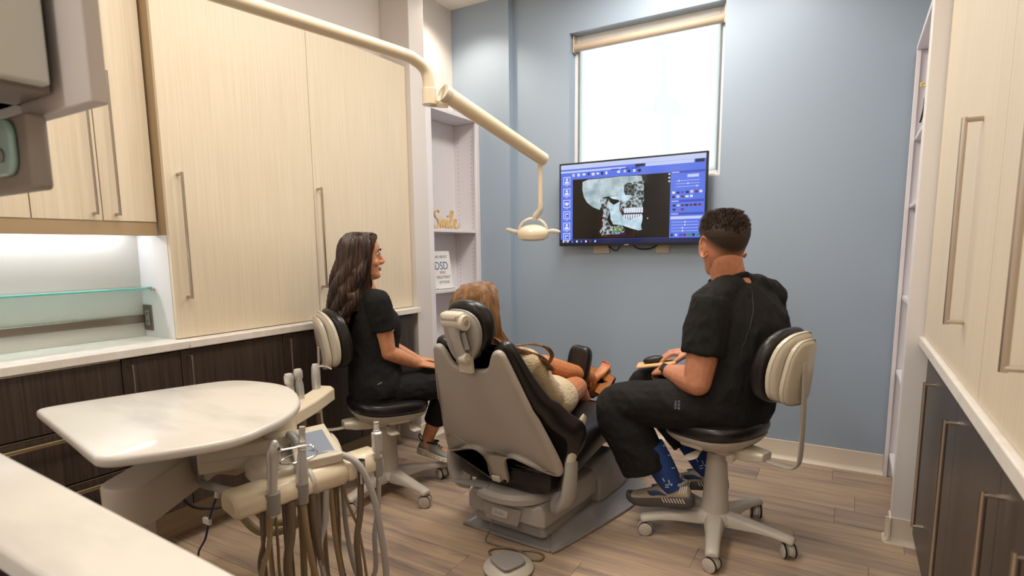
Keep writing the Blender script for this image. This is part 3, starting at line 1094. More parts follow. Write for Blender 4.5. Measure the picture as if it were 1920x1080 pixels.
def ear_clip(poly):
    """triangulate a simple polygon"""
    idx = list(range(len(poly)))
    ar = sum(poly[i][0] * poly[(i + 1) % len(poly)][1] - poly[(i + 1) % len(poly)][0] * poly[i][1] for i in range(len(poly)))
    if ar < 0:
        idx.reverse()
    out = []

    def cr(a, b, c):
        return (b[0] - a[0]) * (c[1] - a[1]) - (b[1] - a[1]) * (c[0] - a[0])
    g_ = 0
    while len(idx) > 3 and g_ < 500:
        g_ += 1
        for k in range(len(idx)):
            i, j, l = idx[k - 1], idx[k], idx[(k + 1) % len(idx)]
            a, b, c = poly[i], poly[j], poly[l]
            if cr(a, b, c) <= 0:
                continue
            if any(cr(a, b, poly[q]) >= 0 and cr(b, c, poly[q]) >= 0 and cr(c, a, poly[q]) >= 0 for q in idx if q not in (i, j, l)):
                continue
            out.append((i, j, l))
            idx.pop(k)
            break
        else:
            break
    out.append(tuple(idx))
    return out


for k, (poly, mm) in SK.items():
    LAYER[0] += 1
    y_ = TVY - .00002 * LAYER[0]
    scr.append((([(x, y_, z) for x, z in poly], ear_clip(poly)), mm))
for i in range(8):
    x = -1.3046 + i * .0161
    scr.append(flat([(x, 1.558), (x + .0145, 1.558), (x + .0135, 1.5262), (x + .007, 1.5235), (x + .001, 1.5262)], E_whit))
    x = -1.3098 + i * .0161
    scr.append(flat([(x + .001, 1.5165), (x + .0138, 1.5165), (x + .0125, 1.486), (x + .002, 1.486)], E_whit))
for k, (x, z, mm) in enumerate(((-1.375, 1.43, E_mar), (-1.36, 1.42, E_yel), (-1.345, 1.425, E_grn), (-1.33, 1.42, E_yel), (-1.372, 1.408, E_grn), (-1.35, 1.404, E_grn))):
    scr.append(flat([(x - .006, z - .012), (x + .006, z - .010), (x + .004, z + .012), (x - .004, z + .014)], mm))
scr.append(flat(rc(-1.385, -1.29, 1.386, 1.390), E_pur))
for a in ((-1.458, -1.456, 1.378, 1.53), (-1.458, -1.234, 1.374, 1.3762), (-1.236, -1.234, 1.375, 1.42)):
    scr.append(flat(rc(*a), E_red))
for x, z in ((-1.15, 1.492),):
    scr.append(flat([(x, z), (x + .011, z - .004), (x + .004, z - .012)], E_whit))
for k in range(8):
    scr.append(flat(rc(-1.75 + .034 * k, -1.738 + .034 * k, 1.339, 1.352), [E_whit, E_light, E_blue, E_whit, E_blue, E_whit, E_mar, E_light][k]))
obj('screen_image', scr[0][0], scr[0][1], tv, mats=scr[1:])
obj('logo_badge', sh_box(-1.30, -1.27, 3.6585, 3.660, 1.3165, 1.323), M_nickel, tv)
tag(obj('power_outlet', sh_box(-1.553, -1.435, 3.738, 3.7495, 1.262, 1.335), M_outlet, None, .003), 'almond outlet plate under the left half of the television', 'outlet')
tag(obj('power_outlet', sh_box(-1.112, -1.025, 3.738, 3.7495, 1.262, 1.335), M_outlet, None, .003), 'almond outlet plate under the right half of the television', 'outlet')
tag(obj('drooping_cable', sh_tube([(-1.44, 3.735, 1.31), (-1.40, 3.725, 1.285), (-1.37, 3.725, 1.285), (-1.345, 3.72, 1.33)], .004, 8, per=6), M_blackp), 'short black cord drooping below the left of the television', 'cable')
tag(obj('drooping_cable', sh_tube([(-1.27, 3.72, 1.325), (-1.23, 3.725, 1.295), (-1.16, 3.73, 1.29), (-1.10, 3.735, 1.312)], .004, 8, per=6), M_blackp), 'longer black cord drooping below the right of the television', 'cable')

# ================================================================== EXAM LAMP
lt = thing('exam_lamp', 'cream overhead dental lamp on a long bent ceiling arm', 'lamp', (-1.9, 1.0, CEIL))
obj('ceiling_post', sh_tube([(-1.98, .50, CEIL), (-1.98, .50, 2.15)], .04, 18), M_beige, lt)
obj('ceiling_flange', xf(sh_lathe([(.001, -.03), (.09, -.03), (.10, -.02), (.10, 0), (.001, 0)], 24), T(-1.98, .50, CEIL)), M_beige, lt)
obj('boom_pipe', sh_tube([(-1.98, .50, 2.145), (-1.846, 1.312, 2.145), (-1.74, 1.95, 2.145), (-1.722, 2.07, 2.138), (-1.713, 2.13, 2.112), (-1.710, 2.15, 2.07), (-1.7095, 2.155, 1.99)], .027, 16, per=4), M_beige, lt)
obj('pivot_collar', sh_tube([(-1.7095, 2.155, 2.03), (-1.7095, 2.155, 1.958)], .033, 18), M_beige, lt, .003)
A, B = Vector((-1.665, 2.20, 2.02)), Vector((-1.462, 2.82, 1.775))
dv = (B - A).normalized()
obj('pivot_yoke', join(sh_tube([(-1.71, 2.158, 1.972), (-1.655, 2.225, 1.972)], [(.022, .010)] * 2, 4, side=(0, 0, 1)), sh_tube([(-1.69, 2.18, 1.975), tuple(A + dv * .05)], [(.024, .012)] * 2, 4, side=(0, 0, 1))), M_beige, lt, .003)
obj('spring_arm', sh_tube([A, B], [.038, .035], 20), M_beige, lt, .004)
obj('arm_end_ring', sh_tube([A, A + dv * .03], .0405, 20), M_beige2, lt, .002)
hx, hy = -1.478, 2.805
obj('drop_tube', sh_tube([(hx, hy, 1.775), (hx, hy, 1.53)], .0125, 12), M_beige, lt)
obj('elbow', sh_tube([(hx, hy, 1.545), (hx, hy, 1.515), (hx - .012, hy, 1.495), (hx - .028, hy - .002, 1.478), (hx - .034, hy - .003, 1.455)], [.0155, .0155, .016, .017, .014], 12, per=4), M_beige2, lt)
cxl, cyl_, czl = -1.522, 2.80, 1.385
ra = Vector((math.cos(yaw - .1), math.sin(yaw - .1), 0))
ring = [Vector((cxl, cyl_, czl + .008)) + ra * (.078 * math.cos(a)) + Vector((0, 0, .072 * math.sin(a))) for a in np.linspace(0, PI, 13)]
obj('yoke_ring', sh_tube(ring, [(.007, .011)] * 13, 10), M_beige2, lt)
head = xf(sh_lathe([(.001, -.034), (.07, -.034), (.083, -.026), (.087, -.008), (.084, .012), (.07, .028), (.045, .040), (.02, .046), (.001, .047)], 28), T(cxl, cyl_, czl) @ RZ(25) @ RX(8) @ Matrix.Diagonal((1, .85, 1, 1)))
obj('lamp_head', head, M_beige, lt)
obj('lens', xf(sh_lathe([(.001, -.038), (.06, -.038), (.064, -.034), (.001, -.033)], 24), T(cxl, cyl_, czl) @ RZ(25) @ RX(8) @ Matrix.Diagonal((1, .85, 1, 1))), M_white, lt)
for s in (-1, 1):
    p = Vector((cxl, cyl_, czl + .006)) + ra * (.078 * s)
    obj('grip_handle', sh_tube([p, p + ra * .03 * s + Vector((0, 0, .004)), p + ra * .055 * s + Vector((0, 0, .012 if s < 0 else 0)), p + ra * .072 * s + Vector((0, 0, .017 if s < 0 else -.002))], [(.010, .007), (.012, .007), (.011, .006), (.006, .004)], 10, per=4), M_beige2, lt)

# ================================================================== MARBLE TRAY ON ARMS
ty = thing('swing_tray', 'white marble tray table with rounded end on a grey swing arm', 'table', (-1.8, 1.0, 0))
ctrl = [(-2.160, .745), (-2.150, .722), (-2.125, .712), (-2.0, .690), (-1.75, .646), (-1.56, .612), (-1.515, .607), (-1.480, .622), (-1.452, .655), (-1.395, .745), (-1.352, .85), (-1.367, .96), (-1.42, 1.085), (-1.52, 1.20), (-1.70, 1.30), (-1.86, 1.305), (-1.99, 1.255), (-2.06, 1.10), (-2.11, .95), (-2.150, .81)]
obj('marble_top', sh_pillow(smooth_poly(ctrl, 4), .792, .82, .011, 4), M_marble, ty)
obj('under_plate', xf(sh_lathe([(.001, 0), (.14, 0), (.16, .02), (.16, .03), (.001, .03)], 28), T(-1.82, 1.0, .76)), M_beige2, ty, .003)
obj('post', sh_tube([(-1.86, 1.06, .60), (-1.86, 1.06, .765)], .06, 20), M_beige2, ty, .004)
b0, b1 = Vector((-1.745, .775, .59)), Vector((-1.98, 1.17, .59))
bd_ = (b1 - b0).normalized()
bn = Vector((-bd_.y, bd_.x, 0))
poly = []
for k in range(13):
    a = -PI / 2 - PI * k / 12
    q = b0 + bd_ * (.068 * math.cos(a) * 1) + bn * (.068 * math.sin(a))
    poly.append((q.x, q.y))
for k in range(13):
    a = PI / 2 - PI * k / 12
    q = b1 + bd_ * (.068 * math.cos(a)) + bn * (.068 * math.sin(a))
    poly.append((q.x, q.y))
obj('main_arm', sh_pillow(poly, .525, .652, .010, 3), M_grey, ty)
obj('wall_arm', sh_box(-2.449, -1.72, .70, .80, .42, .515), M_grey, ty, .015, seg=3)
obj('arm_pivot', sh_tube([(-1.745, .775, .43), (-1.745, .775, .53)], .055, 20), M_grey, ty)
# woven hose sheath under the arm
obj('hose_sheath', sh_tube([(-1.80, .74, .40), (-1.865, .83, .44), (-1.97, .93, .47), (-2.05, 1.06, .485), (-2.10, 1.17, .485), (-2.06, 1.25, .475), (-1.98, 1.25, .485), (-1.90, 1.215, .53), (-1.86, 1.15, .60)], [.032, .036, .038, .04, .038, .036, .034, .03, .025], 14, per=4), M_sheath, ty)
for p_, d_ in (((-1.90, .865, .45), (.1, .1, .03)), ((-2.05, 1.06, .485), (.06, .12, .01))):
    obj('tie_band', sh_tube([Vector(p_) - Vector(d_) * .06, Vector(p_) + Vector(d_) * .06], .042, 14), M_beige2, ty)

# assistant's holder under the far side of the tray
ah = thing('instrument_holder', 'cream tool holder behind the marble tray with three upright tools', 'holder', (-1.75, 1.3, .6))
obj('mount_box', sh_box(-1.80, -1.665, 1.12, 1.21, .655, .785), M_beige2, ah, .01, seg=3)
obj('switch_panel', xf(sh_pillow(rrect(-.024, .024, -.034, .034, .006), 0, .003, .001), frame((-1.71, 1.1195, .715), (1, 0, 0), (0, 0, 1))), M_beige, ah)
obj('toggle', xf(sh_box(-.006, .006, -.014, .012, 0, .012), frame((-1.71, 1.117, .715), (1, 0, 0), (0, 0, 1))), M_grey, ah, .003)
obj('mount_cylinder', sh_tube([(-1.665, 1.215, .63), (-1.665, 1.215, .79)], .062, 22), M_beige, ah, .004)
obj('holder_bar', sh_loft([[(p.x + bx * .040, p.y + by * .040, .715 + bz) for bx, by, bz in ((-.94, -.35, -.028), (.94, .35, -.028), (.94, .35, .018), (.6, .2, .03), (-.6, -.2, .03), (-.94, -.35, .018))] for p in (Vector((-1.685, 1.26, 0)), Vector((-1.75, 1.41, 0)), Vector((-1.845, 1.585, 0)))]), M_beige, ah, .004)
for k, (x, y_) in enumerate(((-1.725, 1.325), (-1.762, 1.395), (-1.835, 1.53))):
    if k < 2:
        obj('holder_tool', xf(sh_lathe([(.010, -.05), (.013, -.03), (.014, .02), (.015, .06), (.012, .085), (.016, .09), (.017, .115), (.013, .125), (.001, .126)], 14), T(x, y_, .735) @ RX(4)), M_silver, ah)
    else:
        obj('holder_tool', xf(sh_lathe([(.012, -.09), (.016, -.06), (.017, 0), (.018, .06), (.016, .10), (.012, .112), (.001, .114)], 14), T(x, y_, .735)), M_silver, ah)
        obj('syringe_tip', sh_tube([(x, y_, .835), (x + .03, y_ + .02, .838), (x + .055, y_ + .036, .825)], .0035, 8, per=3), M_chrome, ah)
    obj('hose', sh_tube([(x, y_, .69), (x + .005, y_, .55), (x + .02, y_ - .01, .42), (x + .02, y_ - .02, .30), (x - .1, y_ - .10, .27), (x - .2, y_ - .15, .40)], [.014 if k < 2 else .009] * 6, 10, per=5), M_hose if k < 2 else M_hosed, ah)

# ================================================================== DELIVERY UNIT
du = thing('delivery_unit', 'cream dental delivery bar with handpieces, hoses and small screen', 'dental unit', (-1.42, 1.14, .55))
b0, b1 = Vector((-1.462, .925, .59)), Vector((-1.375, 1.375, .59))
ux = (b1 - b0).normalized()
uy = Vector((0, 0, 1))
uo = Vector((ux.y, -ux.x, 0))       # outward, towards the patient side


def bar_pt(s, o, z):
    return b0 + (b1 - b0) * s + uo * o + Vector((0, 0, z))


prof = [(-.055, -.028), (.040, -.034), (.055, -.024), (.058, .004), (.046, .024), (.020, .034), (-.030, .036), (-.052, .026), (-.058, .008)]


def bar(s0, s1, sc=1.0, n=2):
    rings = []
    ss = [s0 - .018, s0 + .004] + [s1 - .004, s1 + .018]
    for i, s in enumerate(ss):
        q = sc * (.86 if i in (0, 3) else 1)
        rings.append([bar_pt(s, o * q, z * q) for o, z in prof])
    return sh_loft(rings)


obj('holder_bar', bar(-.05, .43), M_beige, du, .006, seg=3)
obj('holder_bar', bar(.72, .99), M_beige, du, .006, seg=3)
cyl = []
for s, r in ((.43, .040), (.445, .048), (.70, .048), (.715, .042)):
    cyl.append([bar_pt(s, r * 1.12 * math.cos(a), r * math.sin(a) - .002) for a in np.linspace(0, 2 * PI, 25)[:-1]])
obj('centre_sleeve', sh_loft(cyl), M_beige, du)
cyl = []
for s, r in ((.425, .050), (.43, .052), (.455, .052), (.46, .050)):
    cyl.append([bar_pt(s, r * 1.12 * math.cos(a), r * math.sin(a) - .002) for a in np.linspace(0, 2 * PI, 25)[:-1]])
obj('sleeve_ring', sh_loft(cyl), M_grey, du)
# control head with the little screen
hd = [(-1.585, 1.03), (-1.655, 1.15), (-1.60, 1.35), (-1.56, 1.37), (-1.42, 1.275), (-1.40, 1.235), (-1.43, 1.05), (-1.46, 1.02)]
obj('control_head', sh_pillow(smooth_poly(hd, 3)[::-1], .595, .648, .012, 3), M_beige2, du)
sc_ = [Vector((-1.592, 1.225, .668)), Vector((-1.566, 1.315, .668)), Vector((-1.40, 1.222, .650)), Vector((-1.44, 1.125, .650))]
sn = (sc_[1] - sc_[0]).cross(sc_[3] - sc_[0]).normalized()
if sn.z < 0:
    sn = -sn
cen = sum(sc_, Vector()) / 4
cen = cen + Vector((0, 0, .012))
wed = [cen + (p - sum(sc_, Vector()) / 4) * 1.42 + sn * .002 for p in sc_]
obj('screen_wedge', sh_loft([[(p.x, p.y, .630) for p in wed], wed]), M_beige2, du, .004)
cr = [cen + (p - sum(sc_, Vector()) / 4) * 1.0 + Vector((.012, -.006, -.001)) + sn * .0035 for p in sc_]
obj('small_screen', sh_loft([[p - sn * .004 for p in cr], cr]), M_screenlcd, du, .001)
lg = frame(wed[1] * .45 + wed[0] * .55 + (cen - (wed[0] + wed[1]) / 2) * .14 + sn * .0005, (wed[1] - wed[0]), (wed[0] - wed[3]))
obj('logo_mark', xf(join(sh_text('adec', .013, .0002)), lg), M_mar if False else M_inkr, du)
# link arm from the tray
l0, l1 = Vector((-1.755, .99, .645)), Vector((-1.60, 1.175, .655))
ld = (l1 - l0).normalized()
ln = Vector((-ld.y, ld.x, 0))
obj('link_arm', sh_loft([[p + ln * a + Vector((0, 0, b)) for a, b in ((-.05, -.04), (.05, -.04), (.056, -.02), (.056, .02), (.045, .038), (-.045, .038), (-.056, .02), (-.056, -.02))] for p in (l0, l1)]), M_beige2, du, .006, seg=3)
obj('arm_seam', sh_loft([[p + ln * -.057 + Vector((0, 0, b)) for b in (-.002, .002)] + [p + ln * -.0545 + Vector((0, 0, b)) for b in (.002, -.002)] for p in (l0 + ld * .01, l1 - ld * .01)]), M_grey, du)
obj('link_joint', sh_tube([(-1.60, 1.175, .59), (-1.60, 1.175, .70)], .05, 20), M_beige2, du, .004)
obj('link_joint', sh_tube([(-1.80, 1.03, .60), (-1.80, 1.03, .68)], .055, 20), M_greyd, du, .004)
obj('supply_tube', sh_tube([(-1.80, 1.02, .62), (-1.78, 1.0, .56), (-1.70, 1.0, .555), (-1.60, 1.01, .56), (-1.53, 1.05, .58)], .013, 12, per=5), M_hoseg, du)
obj('supply_tube', sh_tube([(-1.56, 1.20, .69), (-1.545, 1.17, .705), (-1.52, 1.165, .695), (-1.50, 1.17, .66)], .013, 12, per=5), M_hoseg, du)


# tools in the bar
def cup(s):
    c = bar_pt(s, .052, .0)
    q = []
    for z, r in ((-.045, .017), (.02, .021)):
        q.append([c + ux * (r * math.cos(a)) + uo * (r * .9 * math.sin(a)) + Vector((0, 0, z)) for a in np.linspace(-PI * .95, PI * .15 - .2, 14)] )
    return c


# three-way syringe
c = bar_pt(.16, .052, 0)
obj('holder_cup', sh_tube([c + Vector((0, 0, -.045)), c + Vector((0, 0, .018))], [.019, .022], 16), M_greyd, du)
obj('air_syringe', sh_tube([c + Vector((-.003, 0, -.05)), c + Vector((0, 0, .02)), c + Vector((.004, .003, .09)), c + Vector((.008, .006, .135)), c + Vector((.010, .008, .165))], [(.011, .011), (.013, .014), (.015, .016), (.017, .021), (.012, .014)], 14, per=4, dome=True), M_silver, du)
hp = c + Vector((.012, .014, .146))
obj('syringe_button', sh_tube([hp, hp + Vector((.012, .008, .006))], .011, 12), M_chrome, du)
obj('syringe_tip', sh_tube([hp + Vector((.0, 0, -.004)), hp + Vector((.035, .03, .002)), hp + Vector((.072, .058, .008)), hp + Vector((.092, .062, -.010))], [.004, .0035, .003, .003], 8, per=4), M_chrome, du)
# handpiece
c = bar_pt(.36, .050, 0)
obj('holder_cup', sh_tube([c + Vector((0, 0, -.045)), c + Vector((0, 0, .018))], [.017, .020], 16), M_greyd, du)
obj('handpiece', xf(sh_lathe([(.006, -.05), (.010, .0), (.018, .022), (.019, .035), (.017, .07), (.013, .105), (.0115, .118), (.0135, .121), (.0115, .125), (.0135, .129), (.0115, .133), (.0135, .137), (.0115, .141), (.013, .145), (.0105, .15), (.009, .175), (.010, .18), (.009, .19), (.001, .19)], 16), T(c.x, c.y, c.z) @ RX(-4)), M_silver, du)
# sleeve hose going over, empty cup, scaler
c = bar_pt(.80, .052, 0)
obj('holder_cup', sh_tube([c + Vector((0, 0, -.045)), c + Vector((0, 0, .03))], [.016, .017], 16), M_chrome, du)
c = bar_pt(.955, .050, 0)
obj('scaler', xf(sh_lathe([(.008, -.06), (.009, 0), (.010, .035), (.018, .045), (.018, .105), (.011, .11), (.011, .115), (.008, .118), (.010, .122), (.008, .126), (.010, .130), (.008, .134), (.009, .142), (.001, .143)], 16), T(c.x, c.y, c.z)), M_silver, du)
obj('holder_cup', sh_tube([c + Vector((0, 0, -.045)), c + Vector((0, 0, .02))], [.014, .016], 16), M_greyd, du)
obj('wire_hoop', sh_tube([bar_pt(.42 + .13 * math.cos(a), -.012 + .035 * math.sin(a), .075 + .004 * math.cos(a)) for a in np.linspace(0, 2 * PI, 25)[:-1]], .0022, 6, closed=True), M_chrome, du)


# hanging hoses: down from the bar, a loop near the floor and back up under the head
def hang(p0, low, p1, r, m_, sway=0.0):
    p0, p1 = Vector(p0), Vector(p1)
    mid = (p0 + p1) / 2
    pts = [p0, p0 + Vector((-.002, -.006 - sway * .3, -.10)), Vector((p0.x - .01, p0.y - .02 - sway, (p0.z + low) / 2)), Vector((p0.x * .8 + p1.x * .2, p0.y * .8 + p1.y * .2 - sway, low + .05)),
           Vector((mid.x, mid.y - sway, low)), Vector((p0.x * .2 + p1.x * .8, p0.y * .2 + p1.y * .8, low + .05)), Vector((p1.x, p1.y, (p1.z + low) / 2)), p1]
    obj('hose', sh_tube(pts, r, 10, per=5), m_, du)


hang(bar_pt(.15, .045, -.04), .16, (-1.53, 1.06, .60), .0075, M_hose, .02)
hang(bar_pt(.13, .020, -.03), .20, (-1.55, 1.05, .60), .006, M_hosed, .0)
hang(bar_pt(.17, .052, -.05), .12, (-1.50, 1.10, .60), .0045, M_hosed, -.03)
hang(bar_pt(.29, .042, -.03), .14, (-1.52, 1.12, .60), .0135, M_hosed, 0)
hang(bar_pt(.36, .050, -.05), .12, (-1.50, 1.16, .60), .0105, M_hose, -.05)
hang(bar_pt(.43, .045, -.03), .15, (-1.50, 1.20, .60), .011, M_hosed, -.045)
hang(bar_pt(.55, .035, -.035), .16, (-1.49, 1.22, .60), .0095, M_hoseg, .01)
hang(bar_pt(.60, .020, -.03), .13, (-1.50, 1.25, .60), .0085, M_hose, -.04)
hang(bar_pt(.80, .052, -.045), .14, (-1.47, 1.27, .60), .0105, M_hosed, 0)
hang(bar_pt(.72, .0, -.03), .13, (-1.47, 1.29, .60), .005, M_hose, -.09)
hang(bar_pt(.955, .050, -.06), .15, (-1.45, 1.30, .60), .0085, M_hoseg, 0)
obj('white_hose', sh_tube([bar_pt(.46, -.035, .045), bar_pt(.56, -.01, .064), bar_pt(.68, .03, .06), bar_pt(.77, .07, .02), bar_pt(.85, .085, -.09), bar_pt(.90, .085, -.22), bar_pt(.94, .080, -.38), bar_pt(.93, .05, -.46), bar_pt(.85, -.02, -.42)], [.011] * 9, 12, per=5), M_hoseg, du)

# loose cables by the cabinet base
bc = thing('blue_cable', 'thin dark blue cable with white plug hanging beside the hoses', 'cable', (-2.05, 1.16, 0))
obj('cable', sh_tube([(-1.965, 1.16, .405), (-2.0, 1.16, .35), (-2.035, 1.162, .29), (-2.085, 1.17, .20), (-2.17, 1.19, .12), (-2.24, 1.215, .05), (-2.30, 1.20, .012), (-2.40, 1.1, .008)], .0042, 8, per=5), M_cabblue, bc)
obj('plug', join(sh_tube([(-1.968, 1.16, .40), (-1.950, 1.157, .44)], .010, 10), sh_tube([(-1.952, 1.157, .437), (-1.946, 1.156, .45)], .006, 10)), M_label, bc, .002)
obj('cable_tag', sh_box(-2.065, -2.025, 1.154, 1.166, .275, .297), M_label, bc)
tag(obj('black_cable', sh_tube([(-2.20, 1.10, .40), (-2.20, 1.155, .365), (-2.20, 1.17, .325), (-2.195, 1.21, .283), (-2.18, 1.29, .255), (-2.12, 1.38, .262), (-2.0, 1.40, .33), (-1.92, 1.35, .45), (-1.86, 1.25, .56)], .006, 8, per=5), M_rubber), 'black cable looping low in front of the tan toe kick', 'cable')
# ================================================================== STOOLS
def superring(cx, cy, z, a, b, n=28, e=2.6):
    o = []
    for i in range(n):
        t_ = 2 * PI * i / n
        c, s = math.cos(t_), math.sin(t_)
        o.append((cx + a * math.copysign(abs(c) ** (2 / e), c), cy + b * math.copysign(abs(s) ** (2 / e), s), z))
    return o


def make_stool(loc, seat_a, base_a, label, tilt=0, seat_z=.50, back_y=-.31, bz=.83, group='dental stools'):
    """local frame: +y is where the sitter looks"""
    t = thing('dental_stool', label, 'stool', loc, seat_a, group, local=True)
    rel = base_a - seat_a
    obj('column', sh_lathe([(.062, .075), (.064, .10), (.056, .16), (.050, .28), (.042, .385), (.040, .395), (.001, .395)], 24), M_grey, t)
    obj('gas_lift', sh_lathe([(.020, .385), (.020, .43 + seat_z - .5), (.001, .43 + seat_z - .5)], 16), M_blackp, t)
    obj('hub', sh_lathe([(.001, .065), (.07, .07), (.085, .085), (.075, .115), (.06, .125), (.001, .125)], 24), M_grey, t)
    for k in range(5):
        a = math.radians(rel + 72 * k)
        mtx = RZ(math.degrees(a))
        rings = []
        for x, w_, z0, z1 in ((.03, .046, .068, .125), (.10, .040, .072, .122), (.18, .033, .078, .113), (.25, .029, .078, .104), (.30, .028, .072, .098), (.325, .027, .066, .094), (.335, .020, .070, .088)):
            rings.append([(x, yy, zz) for yy, zz in ((-w_, z0), (w_, z0), (w_ * .98, (z0 + z1) / 2), (w_ * .72, z1 - .004), (w_ * .3, z1), (-w_ * .3, z1), (-w_ * .72, z1 - .004), (-w_ * .98, (z0 + z1) / 2))])
        lg_ = obj('leg', xf(sh_loft(rings), mtx), M_grey, t, .004)
        # caster: two wheels and a hood
        ca = math.radians(40 + 67 * k)
        cm = mtx @ T(.312, 0, 0) @ RZ(math.degrees(ca))
        hood = [[(.0 + .033 * math.cos(b), y_, .034 + .033 * math.sin(b)) for b in np.linspace(-.35, PI + .2, 10)] + [(.0 - .018 * math.cos(b), y_, .036 + .012 * math.sin(b)) for b in np.linspace(0, PI, 5)] for y_ in (-.008, .008)]
        cst = obj('caster', xf(join(sh_loft(hood), sh_tube([(0, 0, .05), (0, 0, .074)], .011, 12)), cm), M_grey, t)
        for s in (-1, 1):
            obj('wheel', xf(sh_lathe([(.001, 0), (.012, .001), (.024, .0), (.029, .003), (.031, .008), (.030, .016), (.026, .018), (.001, .018)], 20), cm @ T(0, s * .009, .031) @ RX(-90 * s)), M_grey, cst)
            obj('tread', xf(sh_lathe([(.0312, .007), (.0318, .009), (.0318, .014), (.0305, .0155)], 20, cap=False), cm @ T(0, s * .009, .031) @ RX(-90 * s)), M_rubber, cst)
    # seat: upholstered saddle on a pan
    rings = []
    dz = seat_z - .50

    def shape_z(x, y, z):
        return z + dz + .020 * max(0, -y / .2) ** 2 - .012 * max(0, y / .2) ** 2 + .10 * (x * x) - tilt * y
    for z, a, b in ((.432, .17, .17), (.436, .192, .190), (.450, .208, .205), (.475, .212, .209), (.495, .203, .200), (.507, .178, .176), (.512, .13, .13), (.512, .05, .05)):
        rings.append([(x, y, shape_z(x, y, zz)) for x, y, zz in superring(0, .01, z, a, b)])
    obj('seat', sh_loft(rings), M_black, t, subsurf=1)
    rings = []
    for z, a, b in ((.378, .10, .10), (.388, .145, .145), (.412, .178, .178), (.432, .198, .196), (.440, .200, .198), (.441, .19, .19)):
        rings.append([(x, y, shape_z(x, y, zz) - .004) for x, y, zz in superring(0, .01, z, a, b)])
    obj('seat_pan', sh_loft(rings), M_grey, t)
    zz = .40 + dz
    obj('pan_slot', xf(sh_pillow(rrect(-.055, .055, -.009, .009, .008), 0, .006, .003), frame((.165, .02, zz + .002), (0, 1, 0), (.45, 0, .9))), M_beige2, t)
    obj('pan_slot', xf(sh_pillow(rrect(-.055, .055, -.009, .009, .008), 0, .006, .003), frame((-.165, .02, zz + .002), (0, -1, 0), (-.45, 0, .9))), M_beige2, t)
    # mechanism and levers
    obj('mechanism', sh_loft([[(x, y, z) for x, z in ((-w_, zz - .045 + d_), (w_, zz - .045 + d_), (w_ * 1.1, zz - .01), (w_ * .8, zz + .004), (-w_ * .8, zz + .004), (-w_ * 1.1, zz - .01))] for y, w_, d_ in ((.09, .045, .02), (.04, .06, 0), (-.08, .055, -.005), (-.17, .048, .0), (-.23, .035, .012))]), M_beige2, t, .005)
    obj('tilt_knob', sh_tube([(-.075, -.12, zz - .03), (-.105, -.12, zz - .035)], .017, 14), M_beige2, t, .003)
    for s, y_ in ((1, -.02), (1, .10), (-1, .02)):
        obj('lever', sh_tube([(.05 * s, y_, zz - .02), (.11 * s, y_, zz - .035), (.15 * s, y_ + .005, zz - .05), (.19 * s, y_ + .01, zz - .055)], [(.006, .012), (.005, .012), (.005, .028), (.003, .022)], 12, per=4, side=(0, 0, 1)), M_beige2, t)
    # back bar and backrest
    by = back_y
    obj('back_bar', sh_tube([(0, -.17, zz - .03), (0, by + .005, zz - .035), (0, by - .035, zz - .02), (0, by - .048, zz + .03), (0, by - .050, zz + .20), (0, by - .045, zz + .40)], [(.020, .006)] * 6, 8, per=4, side=(1, 0, 0)), M_grey, t, .002)
    mb = frame((0, by, bz), (1, 0, 0), (0, -.10, .995))       # z points to the rear (-y)
    out = smooth_poly([(0, .148), (.075, .138), (.13, .095), (.155, .02), (.157, -.055), (.138, -.12), (.08, -.148), (0, -.15), (-.08, -.148), (-.138, -.12), (-.157, -.055), (-.155, .02), (-.13, .095), (-.075, .138)], 3)

    def bend(s, k=1.9):
        return [(x, y, z - k * x * x) for x, y, z in s[0]], s[1]
    obj('backrest', xf(bend(sh_pillow(out, -.052, .004, .024, 4)), mb), M_black, t)
    o2 = [(x * .93, y * .94) for x, y in out]
    obj('back_shell', xf(bend(sh_pillow(o2, .0045, .034, .022, 5)), mb), M_beige2, t)
    o3 = smooth_poly([(0, .115), (.06, .105), (.095, .06), (.110, -.02), (.112, -.09), (.085, -.138), (0, -.148), (-.085, -.138), (-.112, -.09), (-.110, -.02), (-.095, .06), (-.06, .105)], 3)
    obj('shell_ridge', xf(bend(sh_pillow(o3, .028, .054, .020, 5), 1.6), mb), M_beige2, t)
    return t


MAN = Vector((-.462, 2.560, 0))
MAN_A = math.degrees(math.atan2(.37, -.93)) - 90
make_stool(tuple(MAN), MAN_A, 63.5, 'cream and black wheeled stool under the seated person on the right', 0, .552, -.315, .835)
WOM = Vector((-2.10, 2.20, 0))
WOM_A = 60 - 90
make_stool(tuple(WOM), WOM_A, -12, 'cream and black wheeled stool under the seated person on the left by the cabinets', 0, .522, -.285, .865)

